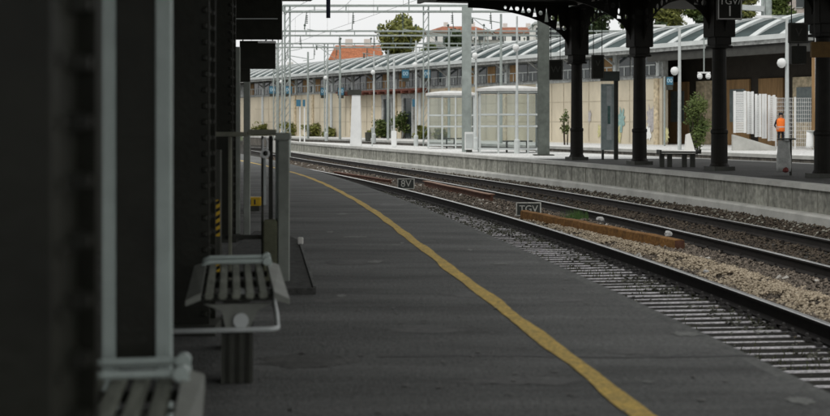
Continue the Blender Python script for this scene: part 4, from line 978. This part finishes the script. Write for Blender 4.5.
sb = thing('station_building', (-5, 12, 0), 'dark panelled station building behind the riveted columns at the left', 'building')
MB().box(-8.5, -2.95, 3, 19.6, 0, 4.45).build('wall', hallm, sb)
for k in range(7):
    y = 4 + 2.2*k; d = MB().box(-2.949, -2.92, y, y+1.2, .0, 2.4).build('door' if k % 2 else 'window', darkglass if not k % 2 else iron2, sb); MB().box(-2.919, -2.90, y+.1, y+.16, .9, 1.1).build('handle', steel, d)

# poster frame: black panel between two pale posts
Y = 4.3; t = thing('poster_frame', (-.92, Y, 0), 'black panel between two pale green grey posts beside the nearest bench', 'poster frame')
for u0, u1 in ((103.5, 117), (157, 171.5)): MB().box(xat(u0, Y), xat(u1, Y), Y-.03, Y+.03, 0, 2.4).build('frame_post', teal_paint, t, bevel=.006)
MB().box(xat(117, Y)+.001, xat(157, Y)-.001, Y-.015, Y+.015, .42, 2.38).build('panel', iron, t); MB().box(xat(117, Y)+.001, xat(157, Y)-.001, Y-.028, Y+.028, .39, .418).build('panel_rail', teal_paint, t)

# near benches
slat_m = mat('weathered grey green slat', (.19, .20, .165), .7, .45, 8, stretch=(4, .6, 4))
grey_cast = mat('grey cast end', (.21, .22, .195), .55, .2, 5)
def near_bench(xl, xr, y0, y1, label, rail_):
    t = thing('bench', ((xl+xr)/2, (y0+y1)/2, 0), label, 'bench', 'slatted benches on the near platform'); z = .43; n = 5; w = (xr-xl-.14)/n
    for k in range(n):
        xa = xl+.07+k*w; MB().box(xa+.004, xa+w-.018, y0+.02, y1-.03, z-.03, z).build('seat_slat', slat_m, t, bevel=.006)
    for k in (.15, .55, .9): yy = y0+(y1-y0)*k; MB().box(xl+.06, xr-.06, yy-.02, yy+.02, z-.06, z-.032).build('cross_bar', iron2, t)
    for s_, xa in ((-1, xl), (1, xr)):      # sloping side plates
        MB().poly([(xa+s_*.01, y0, z-.055), (xa-s_*.058, y0, z-.03), (xa-s_*.06, y0, z+.004), (xa+s_*.01, y0, z-.03), (xa+s_*.005, y1, z-.06), (xa-s_*.058, y1, z-.03), (xa-s_*.06, y1, z+.012), (xa+s_*.005, y1, z-.01)],
                  [(0,1,2,3),(7,6,5,4),(0,4,5,1),(1,5,6,2),(2,6,7,3),(3,7,4,0)]).build('side_plate', grey_cast, t)
    for yy, zz in ((y1+.02, z+.03), (y1-.16, z+.025)):
        MB().tube([(xl+.04, yy, z-.03), (xl+.05, yy, zz-.008), (xl+.08, yy, zz), (xr-.08, yy, zz), (xr-.05, yy, zz-.008), (xr-.04, yy, z-.03)], .013, 8).build('tube_rail', teal_paint, t, smooth=True)
        MB().tube([(xr-.06, yy-.025, zz), (xr-.06, yy+.025, zz)], .024, 10).build('tube_knob', teal_paint, t)
    xc = (xl+xr)/2
    for yy in (y0+.10, y1-.25):
        MB().prism([(xl+.07, yy, z-.06), (xl+.15, yy, z-.09), (xc-.055, yy, z-.17), (xc+.055, yy, z-.17), (xr-.13, yy, z-.09), (xr-.07, yy, z-.06)], (0, -.015, 0), (0, .015, 0)).build('support_bracket', grey_cast, t)
        MB().prism([(xc-.075, yy+.02, z-.13), (xc-.075, yy+.02, 0), (xc+.07, yy+.02, 0), (xc+.07, yy+.02, z-.13)], (0, 0, 0), (0, .14, 0)).build('leg', iron2, t)
        for dx in (-.045, .0, .045): MB().box(xc+dx-.008, xc+dx+.008, yy+.012, yy+.0195, 0, z-.18).build('leg_flute', iron, t)
        MB().tube([(xc+.015, yy-.035, z-.135), (xc+.015, yy-.016, z-.135)], .035, 16).build('bracket_cap', palesteel, t)
    # dished front apron
    if rail_:
        yy = y0 + .06; zz = .255; P = [(xl-.12, yy, zz), (xr-.09, yy, zz)]
        for k in range(6): a = k/5*1.45; P.append((xr-.09+.05*math.sin(a), yy+.05*(1-math.cos(a)), zz))
        P += [(xr-.035, yy+.35, zz+.02), (xr-.05, yy+.6, zz+.1)]
        MB().tube(P, .012, 8).build('foot_rail', palesteel, t, smooth=True)
    return t
def turned(o, x, y, a):
    # turn about (x, y) so that the thing follows the platform
    p = Vector((o.location.x - x, o.location.y - y)); c_, s_ = math.cos(a), math.sin(a)
    o.location.x = x + p.x*c_ - p.y*s_; o.location.y = y + p.x*s_ + p.y*c_; o.rotation_euler.z = a
turned(near_bench(-1.02, -.575, 5.85, 7.1, 'grey slatted bench with a pale tubular foot rail, farther one of two', True), -.80, 5.85, .14)
turned(near_bench(-1.14, -.655, 2.75, 4.02, 'nearest slatted bench at the bottom left corner, in front of the poster frame', False), -.655, 4.02, .14)

# barrier behind the far bench
Y = 9.5; olive = mat('olive grey paint', (.19, .195, .15), .6, .25, 6); grnsteel = mat('grey green painted steel', (.25, .27, .24), .55, .2, 6)
t = thing('barrier', (xat(250, Y), Y, 0), 'grey green metal barrier with capped end post behind the far slatted bench', 'barrier')
def q(u0, u1, v0, v1, m, nm, dy=0, th=.05, par=None): return MB().box(xat(u0, Y), xat(u1, Y), Y+dy-th/2, Y+dy+th/2, max(0, hat(v1, Y)), hat(v0, Y)).build(nm, m, par or t, bevel=.004)
q(214, 247.5, 132, 136.5, olive, 'top_rail', .0); q(247.8, 276, 129.5, 135.5, olive, 'top_rail', .02)
ep = q(279, 289.5, 140, 300, grnsteel, 'end_post', -.02, .08); q(276.5, 291, 132.8, 139.8, grnsteel, 'post_cap', -.02, .12, ep)
q(275, 278.5, 136, 300, teal_paint, 'upright', .03, .03); q(228, 231, 136.8, 300, olive, 'upright', .03); q(261, 263.3, 135.8, 300, iron2, 'upright', .02, .03); q(268.5, 272.5, 135.8, 222, iron2, 'upright', .02, .03); q(213.5, 264, 235.5, 240, iron2, 'lower_rail', .06, .03)
q(263.6, 266, 150, 205, palesteel, 'tube_handle', -.01, .02)
t2 = MB().box(xat(264.3, Y), xat(278, Y), Y-.09, Y+.0, 0, hat(219, Y)); tag(t2.build('concrete_stub', mat('mossy concrete', (.13, .135, .09), .9, .3, 8), bevel=.01), 'short mossy concrete stub at the foot of the barrier', 'bollard')
# padlock hanging from the top rail
x = xat(266, Y); lk = thing('padlock', (x, Y-.06, hat(150, Y)), 'white handled padlock hanging from the top rail of the barrier', 'padlock')
MB().tube([(x-.016, Y-.06, hat(150, Y)), (x-.016, Y-.06, hat(140, Y)), (x, Y-.06, hat(137, Y)), (x+.016, Y-.06, hat(140, Y)), (x+.016, Y-.06, hat(150, Y))], .007, 8).build('shackle', white, lk)
MB().tube([(x, Y-.075, hat(153.5, Y)), (x, Y-.045, hat(153.5, Y))], .034, 14).build('lock_body', white, lk); MB().lathe((x+.005, Y-.07, hat(153, Y)), [(.005, -.02), (.02, -.01), (.018, .012), (.004, .02)], 8).build('lock_face', iron, lk)
# hazard post
t = thing('hazard_post', (xat(216, 9.3), 9.3, 0), 'dark post with yellow and black striped plates at the left end of the barrier', 'post')
x0, x1 = xat(213.4, 9.3), xat(220.5, 9.3); MB().box(x0-.02, x1, 9.28, 9.36, 0, 1.0).build('post', iron2, t)
for z0, z1 in ((hat(236, 9.3), hat(199.5, 9.3)), (hat(272, 9.3), hat(256, 9.3))):
    pl = MB().box(x0, x1, 9.272, 9.279, max(.02, z0), z1).build('hazard_plate', haz_y, t); z = max(.02, z0); b = MB()
    while z < z1 - .04: b.poly([(x0, 9.269, z), (x1, 9.269, z+.03), (x1, 9.269, z+.055), (x0, 9.269, z+.025), (x0, 9.2715, z), (x1, 9.2715, z+.03), (x1, 9.2715, z+.055), (x0, 9.2715, z+.025)], [(0,1,2,3),(7,6,5,4),(0,4,5,1),(1,5,6,2),(2,6,7,3),(3,7,4,0)]); z += .052
    b.build('black_stripes', iron, pl)
# tall posts behind the barrier
for u0, u1, vt, lab in ((233.5, 240, 47, 'tall pale grey post behind the barrier, left one of the pair'), (244, 250, 82, 'shorter grey green post behind the barrier, right one of the pair')):
    Y = 13.3; t = thing('tall_post', (xat(u0, Y), Y, 0), lab, 'post'); MB().box(xat(u0, Y), xat(u1, Y), Y-.035, Y+.035, 0, hat(vt, Y)).build('post_section', grnsteel, t, bevel=.004); MB().box(xat(u0, Y)-.03, xat(u1, Y)+.03, Y-.06, Y+.06, 0, .02).build('base_plate', iron2, t)
# hanging departure board and box
hs_ = hang_sign(214.7, 282, -12, 39.7, 26, [], 'large black departure board with a thin white line hanging from the near canopy', top=4.5, border=False)
x0, x1 = xat(216, 26), xat(278, 26); MB().box(x0, x1, 25.925, 25.9395, hat(19.6, 26), hat(18.6, 26)).build('white_line', palesteel, hs_)
hs2 = hang_sign(240, 275.5, 41, 69, 27, [], 'smaller black board hanging below and behind the departure board', top=3.4, border=False)
MB().box(xat(240, 27), xat(250, 27), 26.95, 27.05, hat(82, 27), hat(69.2, 27)).build('lower_box', iron, hs2)
Y = 25.5; t = thing('strip_lamp', (xat(267, Y), Y, hat(43, Y)), 'short white strip lamp under the large black departure board', 'lamp')
MB().box(xat(258, Y), xat(276, Y), Y-.05, Y+.05, hat(43.2, Y), hat(41, Y)).build('tube', white, t, bevel=.01); MB().tube([(xat(264, Y), Y+.1, hat(42, Y)), (xat(264, Y), Y+.45, hat(38, Y))], .015, 6).build('bracket', steel, t)
Y = 33; x = xat(328.3, Y); t = thing('hanging_pole', (x, Y, hat(18, Y)), 'dark navy pole hanging from the near canopy at the top of the picture', 'pole')
MB().box(x-.05, x+.05, Y-.05, Y+.05, hat(18, Y), 4.62).build('pole', mat('dark navy paint', (.012, .014, .03), .6), t); MB().bar((x, Y, 4.62), (x-1.2, Y, 4.62), .08).build('bracket', iron, t)
# yellow box on the platform
Y = 17.6; t = thing('yellow_box', (xat(254, Y), Y, 0), 'small yellow container on a dark foot behind the barrier', 'container')
MB().box(xat(247, Y), xat(261.5, Y), Y-.1, Y+.1, hat(205.5, Y), hat(197, Y)).build('container_body', haz_y, t, bevel=.01); MB().box(xat(248, Y), xat(260, Y), Y-.09, Y+.09, 0, hat(205.6, Y)).build('container_foot', iron2, t)
for u in (250.5, 255): MB().box(xat(u, Y), xat(u+1.5, Y), Y-.104, Y-.1005, hat(204, Y), hat(199, Y)).build('dark_mark', iron2, t)
# raised slab at the foot of the barrier and white block
b = MB().prism([(-1.42, 13.8, 0), (-1.14, 12.7, 0), (-.69, 9.05, 0), (-1.6, 8.95, 0), (-1.7, 13.8, 0)], (0, 0, 0), (0, 0, .045)); struct(b.build('raised_slab', mat('gritty dark slab', (.06, .06, .056), .9, .5, 14, fine=40)))
struct(MB().bar((-1.13, 12.7, .048), (-.70, 9.07, .048), .02, .012).build('slab_edge', coping_m))
b = MB().box(xat(298, 12.3), xat(303.3, 12.3), 12.25, 12.32, .045, .11); tag(b.build('white_block', plaster, bevel=.006), 'tiny white block standing on the end of the raised slab', 'block')
